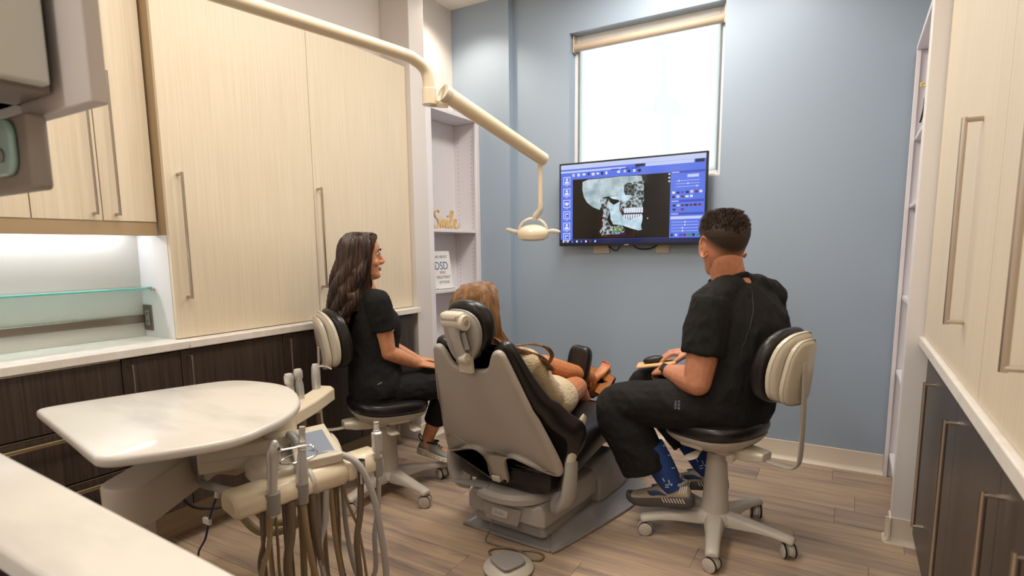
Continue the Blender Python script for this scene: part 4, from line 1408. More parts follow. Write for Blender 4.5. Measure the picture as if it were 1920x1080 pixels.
# ================================================================== DENTAL CHAIR
CO = (-1.25, 2.10, 0)
CA = -3.44
dc = thing('dental_chair', 'grey and black dental chair the patient lies in, seen from behind', 'dental chair', CO, CA, None, True)
pl_ = smooth_poly([(-.245, -.035), (-.20, -.045), (.17, -.045), (.215, -.035), (.245, 0), (.33, .45), (.345, .62), (.32, .80), (.20, .93), (-.20, .93), (-.34, .80), (-.36, .62), (-.345, .45), (-.275, 0)], 3)
obj('base_plate', sh_pillow(pl_, 0.001, .016, .006, 2), M_plate, dc)
inner = [(x * .72, .42 + (y - .42) * .80) for x, y in pl_]
obj('base_cover', sh_loft([[(x * .95, .42 + (y - .42) * .965, .0162) for x, y in pl_], [(x, y, .055) for x, y in inner], [(x * .96, .42 + (y - .42) * .97, .062) for x, y in inner]]), M_plate, dc)
obj('lift_foot', sh_loft([[(x, y, z) for x, z in ((-w_, .056), (w_, .056), (w_, .085), (w_ - .02, .112), (-w_ + .02, .112), (-w_, .085))] for y, w_ in ((-.045, .17), (-.03, .19), (.5, .19))]), M_plate, dc, .006)
obj('lift_arm', sh_loft([[(x, y, z) for x, z in ((-w_, zb), (w_, zb), (w_, zt - .03), (w_ - .02, zt), (-w_ + .02, zt), (-w_, zt - .03))] for y, w_, zb, zt in ((-.085, .175, .125, .20), (-.065, .205, .118, .214), (.30, .225, .118, .225), (.395, .225, .12, .228))]), M_chairg, dc, .006, seg=3)
obj('rear_panel', sh_loft([[(x, y, z) for x, z in ((-.085, .105), (.085, .105), (.105, .185), (-.105, .185))] for y in (-.098, -.083)]), M_chairg, dc, .006)
obj('name_plate', sh_pillow(rrect(-.042, .042, .128, .162, .004), 0, .003, .001) if False else xf(sh_pillow(rrect(-.042, .042, -.017, .017, .004), 0, .003, .001), frame((-.005, -.0985, .150), (1, 0, 0), (0, .18, .98))), M_silver, dc)
obj('name_lettering', xf(sh_text('A-dec', .022, .0003), frame((-.005, -.1018, .150), (1, 0, 0), (0, .18, .98))), M_greyd, dc)
obj('front_housing', sh_loft([[(x, y, z) for x, z in ((-w_, .06), (w_, .06), (w_, zt - .06), (w_ - .045, zt), (-w_ + .045, zt), (-w_, zt - .06))] for y, w_, zt in ((.405, .235, .232), (.46, .245, .26), (.62, .25, .27), (.78, .24, .20), (.84, .20, .14))]), M_chairg, dc, .01, seg=3)
obj('swivel_plate', sh_loft([superring(0, .03, z, a, a * .95, 32, 2.2) for z, a in ((.216, .185), (.222, .195), (.245, .195), (.262, .18), (.266, .12))]), M_chairg, dc)
obj('swivel_lever', sh_tube([(-.06, -.10, .262), (-.20, -.14, .268), (-.24, -.145, .266)], [(.006, .03), (.004, .024), (.003, .014)], 10, per=3, side=(0, 0, 1)), M_greyd, dc)
obj('neck_block', sh_loft([superring(0, .08, z, a, a, 20, 3) for z, a in ((.264, .12), (.40, .13))]), M_blackp, dc)


def seat_ring(y, hw, z0, z1, n=28, e=4.0):
    cz, hz = (z0 + z1) / 2, (z1 - z0) / 2
    o = []
    for i in range(n):
        t_ = 2 * PI * i / n
        c, s = math.cos(t_), math.sin(t_)
        o.append((hw * math.copysign(abs(c) ** (2 / e), c), y, cz + hz * math.copysign(abs(s) ** (2 / e), s)))
    return o[::-1]


obj('seat_cushion', sh_loft([seat_ring(*q) for q in ((-.095, .12, .31, .36), (-.09, .20, .285, .385), (-.075, .24, .268, .405), (-.03, .258, .258, .43), (.04, .268, .262, .455), (.12, .272, .285, .475), (.30, .272, .32, .488), (.50, .270, .36, .494), (.62, .268, .38, .494), (.665, .262, .395, .486), (.685, .24, .41, .47))]), M_black, dc)
obj('leg_rest', sh_loft([[(x, y + dy_, z + dz_) for x, dy_, dz_ in [(p[0], p[1] * 0, p[2]) for p in seat_ring(0, hw, -.045, .045)]] for y, z, hw in ((.69, .44, .23), (.70, .43, .255), (.82, .36, .25), (1.0, .24, .23), (1.06, .19, .20), (1.07, .18, .15))]), M_black, dc)
for x in (-.13, .0, .13):
    obj('seat_seam', sh_tube([(x, -.093 + abs(x) * .1, .31), (x, -.084 + abs(x) * .12, .286), (x, -.055, .268), (x, .0, .259)], .0025, 6, per=3), M_blackp, dc)
# backrest
Bf = frame((0, -.10, .36), (1, 0, 0), (0, -.33, .944))


def both(half):
    return half + [(-u, v) for u, v in half[::-1] if abs(u) > 1e-6]


shell = both([(.0, -.055), (.038, -.055), (.047, -.045), (.05, .0), (.054, .05), (.075, .082), (.115, .088), (.18, .065), (.25, .028), (.285, .014), (.300, .028), (.298, .08), (.275, .19), (.240, .33), (.205, .47), (.182, .555), (.170, .588), (.150, .600), (.128, .592), (.108, .560), (.090, .525), (.060, .508), (.0, .502)])
cush = both([(.0, -.02), (.18, -.03), (.27, -.01), (.325, .05), (.345, .12), (.340, .175), (.305, .235), (.268, .33), (.230, .44), (.202, .55), (.188, .590), (.168, .612), (.140, .612), (.112, .592), (.090, .560), (.060, .540), (.0, .532)])


def wing(s, k):
    return [(x, y, z - k * max(0, abs(x) - .12) ** 2 * (1.6 if y < .3 else 1.0)) for x, y, z in s[0]], s[1]


obj('back_shell', xf(wing(sh_pillow(smooth_poly(shell, 3), 0, .032, .013, 4), .9), Bf), M_shell, dc)
pc_ = sh_pillow(smooth_poly(cush, 3), -.105, -.001, .034, 5)
pc_ = ([(x, y, z * (1 - .5 * min(1, max(0, (y - .25) / .3)))) for x, y, z in pc_[0]], pc_[1])
obj('back_cushion', xf(wing(pc_, 1.4), Bf), M_black, dc)
obj('cushion_piping', xf(wing((lambda s: s)(sh_tube([(x * .985, .28 + (y - .28) * .985, -.028) for x, y in smooth_poly(cush, 3)], .004, 6, closed=True)), 1.4), Bf), M_blackp, dc)
obj('shell_seam', xf(wing(sh_tube([(-.27, .10, .0315), (-.25, .135, .0325), (-.20, .15, .0325), (-.12, .12, .0325), (-.06, .105, .0325), (.0, .115, .0325), (.06, .118, .0325), (.12, .10, .0325), (.20, .075, .0325), (.27, .05, .0315)], .0015, 6, per=4), .9), Bf), M_greyd, dc)
obj('latch', xf(sh_pillow(rrect(-.026, .018, -.048, -.018, .006), .030, .042, .005), Bf), M_beige2, dc)
obj('latch_bolt', xf(sh_tube([(.036, -.04, .030), (.036, -.04, .038)], .009, 12), Bf), M_blackp, dc)
# arm posts on both sides
for s in (-1, 1):
    pts = [(.225 * s, -.02, .232), (.27 * s, -.035, .240), (.300 * s, -.04, .275), (.308 * s, -.035, .35), (.306 * s, -.02, .425)]
    obj('arm_post', sh_tube(pts, [(.02, .05), (.024, .05), (.028, .048), (.026, .045), (.022, .042)], 14, per=4, side=(1, 0, 0)), M_chairg, dc)
    pts = [(.306 * s, -.03, .42), (.308 * s, -.01, .47), (.311 * s, .02, .53), (.318 * s, .05, .575), (.322 * s, .07, .60)]
    obj('arm_bracket', sh_tube(pts, [(.016, .032), (.018, .036), (.014, .034), (.010, .03), (.006, .02)], 12, per=4, side=(1, 0, 0)), M_beige2, dc)
# headrest
Hf = frame((-.012, -.315, 1.0), (1, 0, 0), (0, -.16, .987))
egg = smooth_poly([(0, .108), (.055, .100), (.095, .068), (.112, .015), (.105, -.05), (.08, -.105), (.045, -.14), (0, -.150), (-.045, -.14), (-.08, -.105), (-.105, -.05), (-.112, .015), (-.095, .068), (-.055, .100)], 3)
egg = [(x * .95, y * .95) for x, y in egg]
obj('headrest_pad', xf([(x, y, z - 2.2 * x * x) for x, y, z in sh_pillow(egg, -.055, .004, .024, 4)[0]] and ([(x, y, z - 2.2 * x * x) for x, y, z in sh_pillow(egg, -.055, .004, .024, 4)[0]], sh_pillow(egg, -.055, .004, .024, 4)[1]), Hf), M_black, dc)
eg2 = [(x * .88 - .006, y * .88 - .014) for x, y in egg]
sp_ = sh_pillow(eg2, .0045, .034, .02, 5)
obj('headrest_shell', xf(([(x, y, z - 2.0 * x * x) for x, y, z in sp_[0]], sp_[1]), Hf), M_chairg, dc)
obj('pivot_barrel', xf(sh_tube([(-.045, .035, .052), (.045, .035, .052)], .027, 20), Hf), M_beige2, dc, .004)
obj('pivot_cap', xf(join(sh_tube([(.040, .035, .052), (.060, .035, .052)], .031, 20)), Hf), M_beige2, dc, .004)
obj('pivot_bolt', xf(sh_tube([(.060, .035, .052), (.0625, .035, .052)], .012, 14), Hf), M_greyd, dc)
obj('pivot_cover', xf(sh_pillow(rrect(-.048, .046, .040, .075, .012), .028, .080, .014, 3), Hf), M_beige2, dc)
obj('headrest_arm', xf(sh_tube([(-.004, .03, .06), (.008, -.03, .066), (.020, -.085, .062), (.026, -.115, .055)], [(.036, .016), (.026, .016), (.026, .018), (.034, .022)], 14, per=4, side=(1, 0, 0)), Hf), M_chairg, dc)
obj('arm_knob', xf(join(sh_tube([(.020, -.105, .06), (.052, -.105, .06)], .022, 18)), Hf), M_beige2, dc, .004)
obj('arm_slot', xf(sh_tube([(.036, -.005, .050), (.052, -.07, .056)], [(.008, .012)] * 2, 8), Hf), M_greyd, dc)
obj('headrest_post', xf(sh_box(-.030, .035, -.178, -.11, .010, .030), frame((-.0, -.315, 1.0), (1, 0, 0), (0, -.10, .995))), M_beige2, dc, .004)
# padded arm turned up at the far side
obj('arm_pad', xf(([(x, y, z) for x, y, z in sh_pillow(smooth_poly([(0, .165), (.045, .160), (.066, .12), (.068, .03), (.060, -.09), (.045, -.15), (0, -.165), (-.045, -.15), (-.060, -.09), (-.068, .03), (-.066, .12), (-.045, .160)], 3), -.03, .03, .022, 4)[0]], sh_pillow(smooth_poly([(0, .165)] * 12, 3), -.03, .03, .022, 4)[1]), frame((-.095, .80, .590), (.97, .05, -.12), (.13, .10, .98))), M_black, dc)
obj('pad_crease', xf(sh_tube([(-.062, .01, .031), (-.02, .012, .030), (.015, .03, .0305), (.03, .06, .0305)], .003, 6, per=4), frame((-.095, .80, .590), (.97, .05, -.12), (.13, .10, .98))), M_blackp, dc)
obj('pad_bracket', sh_tube([(-.11, .80, .50), (-.13, .80, .42), (-.15, .72, .36), (-.15, .60, .36)], .02, 10, per=4), M_blackp, dc)

# foot control
fp = thing('foot_control', 'grey round foot pedal on the floor behind the dental chair', 'pedal', (-1.13, 1.865, 0))
obj('pedal_base', xf(sh_lathe([(.001, .002), (.098, .002), (.104, .008), (.104, .014), (.09, .028), (.06, .038), (.05, .040), (.001, .041)], 32), T(-1.13, 1.855, 0)), M_greyd if False else M_grey, fp)
obj('pedal_disc', xf(sh_pillow(smooth_poly([(-.05, -.055), (.05, -.055), (.062, 0), (.048, .05), (0, .062), (-.048, .05), (-.062, 0)], 4), .038, .052, .008, 3), T(-1.125, 1.845, 0) @ RZ(-25)), M_greyd, fp)
obj('pedal_cord', sh_tube([(-1.30, 2.02, .14), (-1.312, 1.995, .06), (-1.33, 1.99, .010), (-1.30, 1.985, .006), (-1.225, 1.985, .006), (-1.17, 1.99, .006), (-1.10, 2.02, .006), (-1.05, 2.01, .006), (-1.045, 1.97, .006), (-1.085, 1.955, .008), (-1.13, 1.975, .010), (-1.19, 1.985, .010), (-1.25, 1.965, .006), (-1.27, 1.925, .006), (-1.235, 1.895, .008), (-1.20, 1.885, .016)], .0045, 8, per=5), M_hosed, fp)
# ================================================================== PEOPLE
from mathutils.bvhtree import BVHTree


def interp(tab, z):
    xs = [p[0] for p in tab]
    return [float(np.interp(z, xs, [p[k] for p in tab])) for k in range(1, len(tab[0]))]


# head levels: z, front y, back y, half width   (+y is the face)
HEADT = [(-.120, .060, .036, .010), (-.114, .080, .022, .026), (-.104, .090, .004, .037), (-.090, .093, -.020, .045), (-.076, .087, -.040, .052), (-.060, .088, -.058, .058), (-.040, .088, -.078, .064),
         (-.015, .086, -.094, .068), (.010, .083, -.103, .072), (.035, .090, -.106, .0745), (.058, .089, -.101, .0725), (.080, .078, -.087, .064), (.098, .056, -.064, .050), (.110, .028, -.036, .030), (.115, .004, -.012, .010)]


def head_ring(z, grow=0.0, n=36, a0=None):
    f, b, w_ = interp(HEADT, z)
    f, b, w_ = f + grow, b - grow, w_ + grow
    cy = -.008 + (f + b) * .12
    cy = min(max(cy, b + .3 * (f - b)), f - .3 * (f - b))
    o = []
    for i in range(n):
        t_ = 2 * PI * i / n          # 0 = right side, pi/2 = face
        c, s = math.cos(t_), math.sin(t_)
        e = 2 / 2.25
        x = w_ * math.copysign(abs(c) ** e, c)
        y_ = cy + (f - cy if s > 0 else cy - b) * math.copysign(abs(s) ** e, s)
        o.append((x, y_, z))
    return o


def sh_head(nose=1.0, ear_s=1.0):
    zs = []
    for k in range(len(HEADT) - 1):
        zs += [HEADT[k][0], (HEADT[k][0] + HEADT[k + 1][0]) / 2]
    zs.append(HEADT[-1][0])
    s = [sh_loft([head_ring(z) for z in zs])]
    # nose, lips, chin, cheeks, ears
    s.append(sh_tube([(0, .078, .022), (0, .092, .004), (0, .104 * 1.0, -.014 * nose), (0, .109, -.024), (0, .098, -.034), (0, .084, -.036)], [(.007, .008), (.008, .010), (.010, .011), (.012, .010), (.012, .008), (.009, .006)], 12, per=3, side=(1, 0, 0), dome=True))
    for sx in (-1, 1):
        s.append(sh_ball((.011 * sx, .092, -.027), .008, .010, .008, 10, 8))
        s.append(sh_ball((.036 * sx, .058, -.030), .022, .022, .024, 12, 8))
        ear = [(.066 * sx, -.006 + .012 * math.cos(a) * 1.15 - .002, -.004 + .030 * math.sin(a)) for a in np.linspace(-2.4, 2.2, 12)]
        ear = [(x + .010 * sx * (1 + math.cos(a)) * .5 + .004 * sx, y_ - .006 * (1 - math.cos(a)), z) for (x, y_, z), a in zip(ear, np.linspace(-2.4, 2.2, 12))]
        ear = [(x + .006 * sx * (ear_s - 1) / .3, -.008 + (y_ + .008) * ear_s, -.004 + (z + .004) * ear_s) for x, y_, z in ear]
        s.append(sh_tube(ear, .0056, 8, dome=True))
        s.append(sh_ball((.072 * sx, -.006, -.004), .008, .012 * ear_s, .024 * ear_s, 10, 8))
        s.append(sh_ball((.073 * sx, .000, -.030), .006, .007, .009, 10, 8))
    s.append(sh_ball((0, .086, -.057), .021, .009, .006, 12, 8))
    s.append(sh_ball((0, .085, -.067), .018, .009, .006, 12, 8))
    s.append(sh_ball((0, .084, -.097), .018, .012, .014, 12, 8))
    return join(*s)


def remesh_obj(name, shapes, material, parent, voxel=.005, smooth=4, folds=None, sharp=60):
    """one continuous surface grown over overlapping lofts; folds=(size, depth, direction)"""
    s = join(*shapes)
    me = bpy.data.meshes.new('tmp')
    me.from_pydata([tuple(p) for p in s[0]], [], s[1])
    me.update()
    o = bpy.data.objects.new('tmp', me)
    COL.objects.link(o)
    r = o.modifiers.new('r', 'REMESH')
    r.mode = 'VOXEL'
    r.voxel_size = voxel
    sm = o.modifiers.new('s', 'SMOOTH')
    sm.factor = .5
    sm.iterations = smooth
    bpy.context.view_layer.update()
    dg = bpy.context.evaluated_depsgraph_get()
    m2 = bpy.data.meshes.new_from_object(o.evaluated_get(dg))
    bpy.data.objects.remove(o)
    bpy.data.meshes.remove(me)
    m2.name = name
    m2.materials.clear()
    m2.materials.append(material)
    n = len(m2.vertices)
    if folds:
        co = np.empty(n * 3)
        m2.vertices.foreach_get('co', co)
        co = co.reshape(-1, 3)
        no = np.empty(n * 3)
        m2.vertices.foreach_get('normal', no)
        no = no.reshape(-1, 3)
        size, depth, stretch = folds
        d = np.empty(n)
        for i in range(n):
            p = Vector((co[i][0] / size * stretch[0], co[i][1] / size * stretch[1], co[i][2] / size * stretch[2]))
            a = noise.noise(p)
            b = noise.noise(p * 2.1 + Vector((7, 3, 1)))
            d[i] = (1 - 2 * abs(a)) * .7 + (1 - 2 * abs(b)) * .3 - .35
        co += no * (d * depth)[:, None]
        m2.vertices.foreach_set('co', co.ravel())
        m2.update()
    m2.shade_smooth()
    ob = bpy.data.objects.new(name, m2)
    COL.objects.link(ob)
    ob.parent = parent
    ob.matrix_parent_inverse = INV[parent.name]
    return ob


def limb(pts, radii, n=16, per=4, side=None):
    return sh_tube(pts, radii, n, per=per, side=side, dome=True)


def sh_hand(M_, right, curl=(.5, .5, .5, .5), spread=.06, thumb=(.6, .2), sc=1.0, bend0=0.0):
    """wrist at the origin, +x along the fingers, +z back of the hand; thumb at +y for a right hand"""
    sg = 1 if right else -1
    s = [sh_tube([(-.035, 0, 0), (0, 0, 0), (.03, 0, .002), (.065, -.002 * sg, .002), (.092, -.003 * sg, 0)], [(.027, .020), (.027, .018), (.036, .016), (.041, .0145), (.038, .012)], 14, per=3, side=(0, 1, 0), dome=True)]
    spec = [(.030, .044, .025, .021, .0088), (.010, .049, .029, .023, .0090), (-.010, .045, .027, .022, .0086), (-.029, .034, .021, .019, .0076)]
    for k, (oy, l1, l2, l3, r) in enumerate(spec):
        a = (1.5 - k) * spread * sg
        d = Vector((math.cos(a), math.sin(a), 0))
        p = Vector((.070, oy * sg * .9, .001))
        q = Vector((.092 - abs(k - 1) * .004, oy * sg, .001))
        pts = [p, q]
        ang = bend0
        for L_, c in ((l1, curl[k]), (l2, curl[k] * 1.15), (l3, curl[k] * .7)):
            ang += c
            q = q + d * (L_ * math.cos(ang)) + Vector((0, 0, -L_ * math.sin(ang)))
            pts.append(q)
        s.append(sh_tube(pts, [r * 1.15, r * 1.12, r * 1.03, r * .95, r * .78], 10, per=3, dome=True))
    t0 = Vector((.018, .022 * sg, -.004))
    b, dn = thumb
    dirs = [(.75, .62 * sg, -.22), (math.cos(b), math.sin(b) * sg, -dn), (math.cos(b * .6), math.sin(b * .6) * sg, -dn * 1.4)]
    pts = [t0]
    for dv_, L_ in zip(dirs, (.040, .034, .028)):
        pts.append(pts[-1] + Vector(dv_).normalized() * L_)
    s.append(sh_tube(pts, [.0145, .0125, .0108, .0085], 10, per=3, dome=True))
    return xf(join(*s), M_ @ Matrix.Scale(sc, 4))


def hand_frame(wrist, d, up):
    x = Vector(d).normalized()
    z = Vector(up)
    z = (z - x * z.dot(x)).normalized()
    y_ = z.cross(x)
    mt = Matrix((x, y_, z)).transposed().to_4x4()
    mt.translation = Vector(wrist)
    return mt


def head_frame(c, face, up=(0, 0, 1), roll_=0):
    y_ = Vector(face).normalized()
    z = Vector(up)
    z = (z - y_ * z.dot(y_)).normalized()
    x = y_.cross(z)
    mt = Matrix((x, y_, z)).transposed().to_4x4()
    mt.translation = Vector(c)
    return mt


def face_parts(person, HM, sc=1.0):
    for sx in (-1, 1):
        e = obj('eye', xf(sh_ball((.031 * sx, .0735, .012), .0118, .0118, .0085, 14, 10), HM), M_eyew, person)
        obj('iris', xf(sh_ball((.0315 * sx, .0815, .012), .0060, .0045, .0060, 12, 8), HM), M_eye, e)
        obj('eyelid', xf(sh_tube([(.018 * sx, .0855, .012), (.024 * sx, .0885, .0185), (.032 * sx, .0885, .0205), (.040 * sx, .083, .0175), (.046 * sx, .074, .011)], [(.0022, .0016)] * 5, 6, per=3), HM), M_brow, e)
        obj('eyebrow', xf(sh_tube([(.014 * sx, .0925, .033), (.024 * sx, .0945, .038), (.036 * sx, .0895, .040), (.048 * sx, .076, .034)], [(.0042, .0022), (.0045, .0022), (.0038, .002), (.0018, .0014)], 8, per=4, side=(0, 0, 1)), HM), M_brow, person)
    obj('lips', xf(join(sh_tube([(-.023, .080, -.060), (-.012, .0925, -.0575), (0, .0955, -.0585), (.012, .0925, -.0575), (.023, .080, -.060)], [(.0015, .0015), (.004, .004), (.0042, .004), (.004, .004), (.0015, .0015)], 8, per=3),
                        sh_tube([(-.021, .080, -.0615), (-.010, .0915, -.0665), (0, .0945, -.0675), (.010, .0915, -.0665), (.021, .080, -.0615)], [(.0015, .0015), (.0042, .004), (.005, .0045), (.0042, .004), (.0015, .0015)], 8, per=3)), HM), M_lip, person)


def shoe(parent, heel, toe, m_up, m_sole, m_lace, kind='runner', width=1.0, up=(0, 0, 1), name='shoe'):
    """heel, toe: world points at the sole underside"""
    heel, toe = Vector(heel), Vector(toe)
    Ls = (toe - heel).length
    x = (toe - heel).normalized()
    z = Vector(up)
    z = (z - x * z.dot(x)).normalized()
    y_ = z.cross(x)
    F = Matrix((x, y_, z)).transposed().to_4x4() @ Matrix.Diagonal((1, 1, 1.2 if kind == 'runner' else 1, 1))
    F.translation = heel
    prof = [(.0, .022, .030, .060), (.02, .030, .028, .082), (.10, .035, .026, .098), (.24, .036, .026, .088), (.36, .037, .026, .092), (.50, .041, .026, .074), (.64, .045, .026, .060), (.80, .045, .026, .050), (.92, .036, .026, .042), (.985, .020, .026, .034), (1.0, .010, .027, .030)]
    rings = []
    for t_, w_, z0, z1 in prof:
        w_ *= width
        ring_ = []
        for i in range(16):
            a = 2 * PI * i / 16
            c, s_ = math.cos(a), math.sin(a)
            taper = 1 - .38 * max(0, s_)
            ring_.append((t_ * Ls, w_ * taper * math.copysign(abs(c) ** .8, c), (z0 + z1) / 2 + (z1 - z0) / 2 * math.copysign(abs(s_) ** .8, s_)))
        rings.append(ring_)
    up_ = obj(name, xf(sh_loft(rings), F), m_up, parent, subsurf=1)
    out = [(-.012 / .29 * Ls, 0), (0, .030), (.06, .037), (.13, .036), (.20, .046), (.245, .043), (.282, .022), (.290, 0)]
    out = [(px_ * Ls / .29, py_ * width) for px_, py_ in out]
    ol = smooth_poly(out + [(a, -b) for a, b in out[-2:0:-1]], 3)
    so = sh_pillow(ol, .0, .034, .010, 3)
    so = ([(px_, py_, pz_ + .014 * max(0, (px_ / Ls - .72) / .28) ** 2 + (.010 if pz_ > .02 and px_ < .3 * Ls else 0)) for px_, py_, pz_ in so[0]], so[1])
    obj('sole', xf(so, F), m_sole, up_)
    lc = []
    for k in range(4):
        t_ = .38 + .062 * k
        h = float(np.interp(t_, [p[0] for p in prof], [p[3] for p in prof]))
        lc.append(sh_tube([(t_ * Ls, -.022 * width, h - .012), (t_ * Ls + .004, 0, h + .003), (t_ * Ls, .022 * width, h - .012)], .0026, 6, per=3))
    obj('laces', xf(join(*lc), F), m_lace, up_)
    obj('collar', xf(sh_tube([(.012, 0, .092), (.03, .026 * width, .090), (.07, .027 * width, .086), (.105, .018 * width, .094), (.115, 0, .100), (.105, -.018 * width, .094), (.07, -.027 * width, .086), (.03, -.026 * width, .090)], .006, 8, per=3, closed=True), F), m_lace, up_)
    if kind == 'runner':
        for sg in (-1, 1):
            st = []
            for k in range(8):
                st.append(xf(sh_box(-.002, .002, -.0005, .0012, -.010, .010), T(.028 * 1 + .0125 * k * Ls / .29, sg * .0365 * width, .030) @ RY(28)))
            obj('sole_stripes', xf(join(*st), F), M_sole, up_)
            obj('side_flash', xf(sh_tube([(.10, sg * .0355 * width, .050), (.14, sg * .039 * width, .058), (.17, sg * .040 * width, .055), (.185, sg * .038 * width, .062)], [(.002, .003), (.0095, .003), (.010, .003), (.002, .002)], 8, per=3, side=(0, 0, 1)), F), M_navy, up_)
            hs_ = [xf(sh_box(-.0012, .0012, -.0005, .001, -.014, .014), T(.012 + .009 * k, sg * (.0305 + .0012 * k) * width, .072) @ RY(-20)) for k in range(4)]
            obj('heel_stripes', xf(join(*hs_), F), M_label, up_)
    else:
        for sg in (-1, 1):
            pods = [xf(sh_ball((0, 0, 0), .013, .006, .009, 10, 6), T(.015 + .030 * k, sg * float(np.interp(.015 + .030 * k, [q[0] for q in out], [q[1] for q in out])) * .96, .012)) for k in range(9)]
            obj('sole_pods', xf(join(*pods), F), m_sole, up_)
        obj('heel_loop', xf(sh_tube([(.006, 0, .075), (-.012, 0, .095), (-.008, 0, .112), (.012, 0, .098)], .0035, 8, per=4), F), M_rubber, up_)
    return up_


def strands(paths, r0, r1, n=4):
    out = []
    for p in paths:
        k = len(p)
        rr = [r0 + (r1 - r0) * (i / (k - 1)) ** 1.5 for i in range(k)]
        out.append(sh_tube(p, rr, n, cap=False))
    return join(*out)


# ------------------------------------------------------------------ the man on the right
man = thing('person', 'person in black scrubs seated on the right stool, holding a mouse on a board', 'person', (-.46, 2.56, .51))
mp = Vector((-.420, 2.575, .625))
fM = Vector((-.93, .37, 0)).normalized()
lM = Vector((-fM.y, fM.x, 0))           # his left
tf = Vector((-.90, .43, 0)).normalized()   # chest direction
tl = Vector((-tf.y, tf.x, 0))
HMm = head_frame((-.476, 2.572, 1.304), (-.60, .80, .02)) @ Matrix.Scale(1.12, 4)
sC = Vector((-.400, 2.600, 1.085))
Ls_, Rs_ = sC + tl * .195 + Vector((0, 0, -.015)), sC - tl * .195
Le, Lw = Vector((-.515, 2.365, .745)), Vector((-.700, 2.565, .738))
Re, Rw = Vector((-.36, 2.90, .77)), Vector((-.635, 2.755, .800))
Lh, Rh = mp + lM * .10, mp - lM * .10
Lk, Rk = Vector((-.885, 2.425, .598)), Vector((-.865, 2.79, .610))
La, Ra = Vector((-.628, 2.482, .262)), Vector((-.525, 2.730, .268))
torso_pts = [mp + Vector((0, 0, -.04)), mp + Vector((.01, 0, .08)), Vector((-.385, 2.585, .82)), Vector((-.375, 2.60, .97)), sC + Vector((0, 0, .005)), sC + Vector((-.02, 0, .055))]
torso_r = [(.19, .145), (.20, .16), (.195, .155), (.205, .145), (.175, .100), (.08, .07)]


def build_torso(pts, rr, sides, grow=0.0, n=26):
    """elliptical loft whose wide axis follows sides[i]"""
    q = catmull([list(p) + list(r_) + list(s_) for p, r_, s_ in zip(pts, rr, sides)], 5)
    rings = []
    for v in q:
        c = Vector(v[:3])
        a = Vector(v[5:8]).normalized()
        b = Vector((-a.y, a.x, 0))
        rings.append([c + a * ((v[3] + grow) * math.copysign(abs(math.cos(t_)) ** .85, math.cos(t_))) + b * ((v[4] + grow) * math.copysign(abs(math.sin(t_)) ** .85, math.sin(t_))) for t_ in np.linspace(0, 2 * PI, n + 1)[:-1]])
    s = sh_loft(rings)
    return s


sidesM = [lM, lM, (lM + tl) / 2, tl, tl, tl]
neckM = limb([sC + Vector((-.015, -.005, .01)), sC + Vector((-.05, -.015, .09)), HMm @ Vector((0, -.028, -.035))], [(.080, .078), (.073, .073), (.064, .066)])
LH = hand_frame(Lw, (-.62, .76, -.16), (-.5, -.25, .8))
RH = hand_frame(Rw, (-.93, -.30, -.10), (-.12, -.10, .99))
body = [xf(sh_head(1.0, 1.3), HMm), neckM, build_torso(torso_pts, torso_r, sidesM, -.015),
        limb([sC + tl * .03 + Vector((0, 0, .03)), sC + tl * .12 + Vector((0, 0, .02)), Ls_], [.06, .058, .062]), limb([sC - tl * .03 + Vector((0, 0, .03)), sC - tl * .12 + Vector((0, 0, .02)), Rs_], [.06, .058, .062]),
        limb([Ls_, (Ls_ + Le) / 2, Le], [.058, .068, .056]), limb([Le, Le.lerp(Lw, .3), Le.lerp(Lw, .8), Lw], [.056, .058, .038, (.032, .026)]),
        limb([Rs_, (Rs_ + Re) / 2, Re], [.058, .068, .056]), limb([Re, Re.lerp(Rw, .3), Re.lerp(Rw, .8), Rw], [.056, .056, .038, (.032, .026)]),
        sh_hand(LH, False, (.45, .5, .55, .6), .05, (.5, .2), 1.05), sh_hand(RH, True, (.42, .40, .42, .46), .07, (.35, .5), 1.08, .12),
        limb([Lh, Lh.lerp(Lk, .5), Lk], [.085, .075, .058]), limb([Lk, Lk.lerp(La, .35), La], [.053, .048, .032]), limb([Rh, Rh.lerp(Rk, .5), Rk], [.085, .075, .058]), limb([Rk, Rk.lerp(Ra, .35), Ra], [.053, .048, .032]),
        limb([La, La + Vector((-.01, 0, -.05)), La + Vector((-.12, 0, -.105))], [.032, .030, .022]), limb([Ra, Ra + Vector((-.01, 0, -.05)), Ra + Vector((-.12, -.01, -.105))], [.036, .030, .022])]
manb = remesh_obj('body', body, M_skin, man, .0045, 3)
face_parts(man, HMm)
# scrub top
top = [build_torso([mp + Vector((.0, 0, -.03))] + torso_pts[1:5] + [sC + Vector((-.02, 0, .062))], [(.20, .158), (.212, .170), (.207, .165), (.212, .150), (.180, .105), (.088, .078)], sidesM),
       limb([sC + tl * .05 + Vector((-.01, 0, .035)), sC + tl * .12 + Vector((0, 0, .022)), Ls_ + Vector((0, 0, .0))], [.070, .068, .075]),
       limb([sC - tl * .05 + Vector((-.01, 0, .035)), sC - tl * .12 + Vector((0, 0, .022)), Rs_], [.070, .068, .075])]
for S_, E_ in ((Ls_, Le), (Rs_, Re)):
    d_ = (E_ - S_).normalized()
    top.append(sh_tube([S_ - d_ * .02, S_ + d_ * .06, S_ + d_ * .14, S_ + d_ * .215], [.078, .088, .090, .089], 18, per=3))
remesh_obj('scrub_top', top, M_fabric, man, .006, 5, (.085, .011, (1, 1, .6)))
nb_c = sC + Vector((-.048, -.012, .078))
ringp = [nb_c + tl * (.082 * math.cos(a)) + tf * (.080 * math.sin(a)) + Vector((0, 0, -.018 * math.sin(a) + .003 - .020 * abs(math.cos(a)) ** 2)) for a in np.linspace(0, 2 * PI, 25)[:-1]]
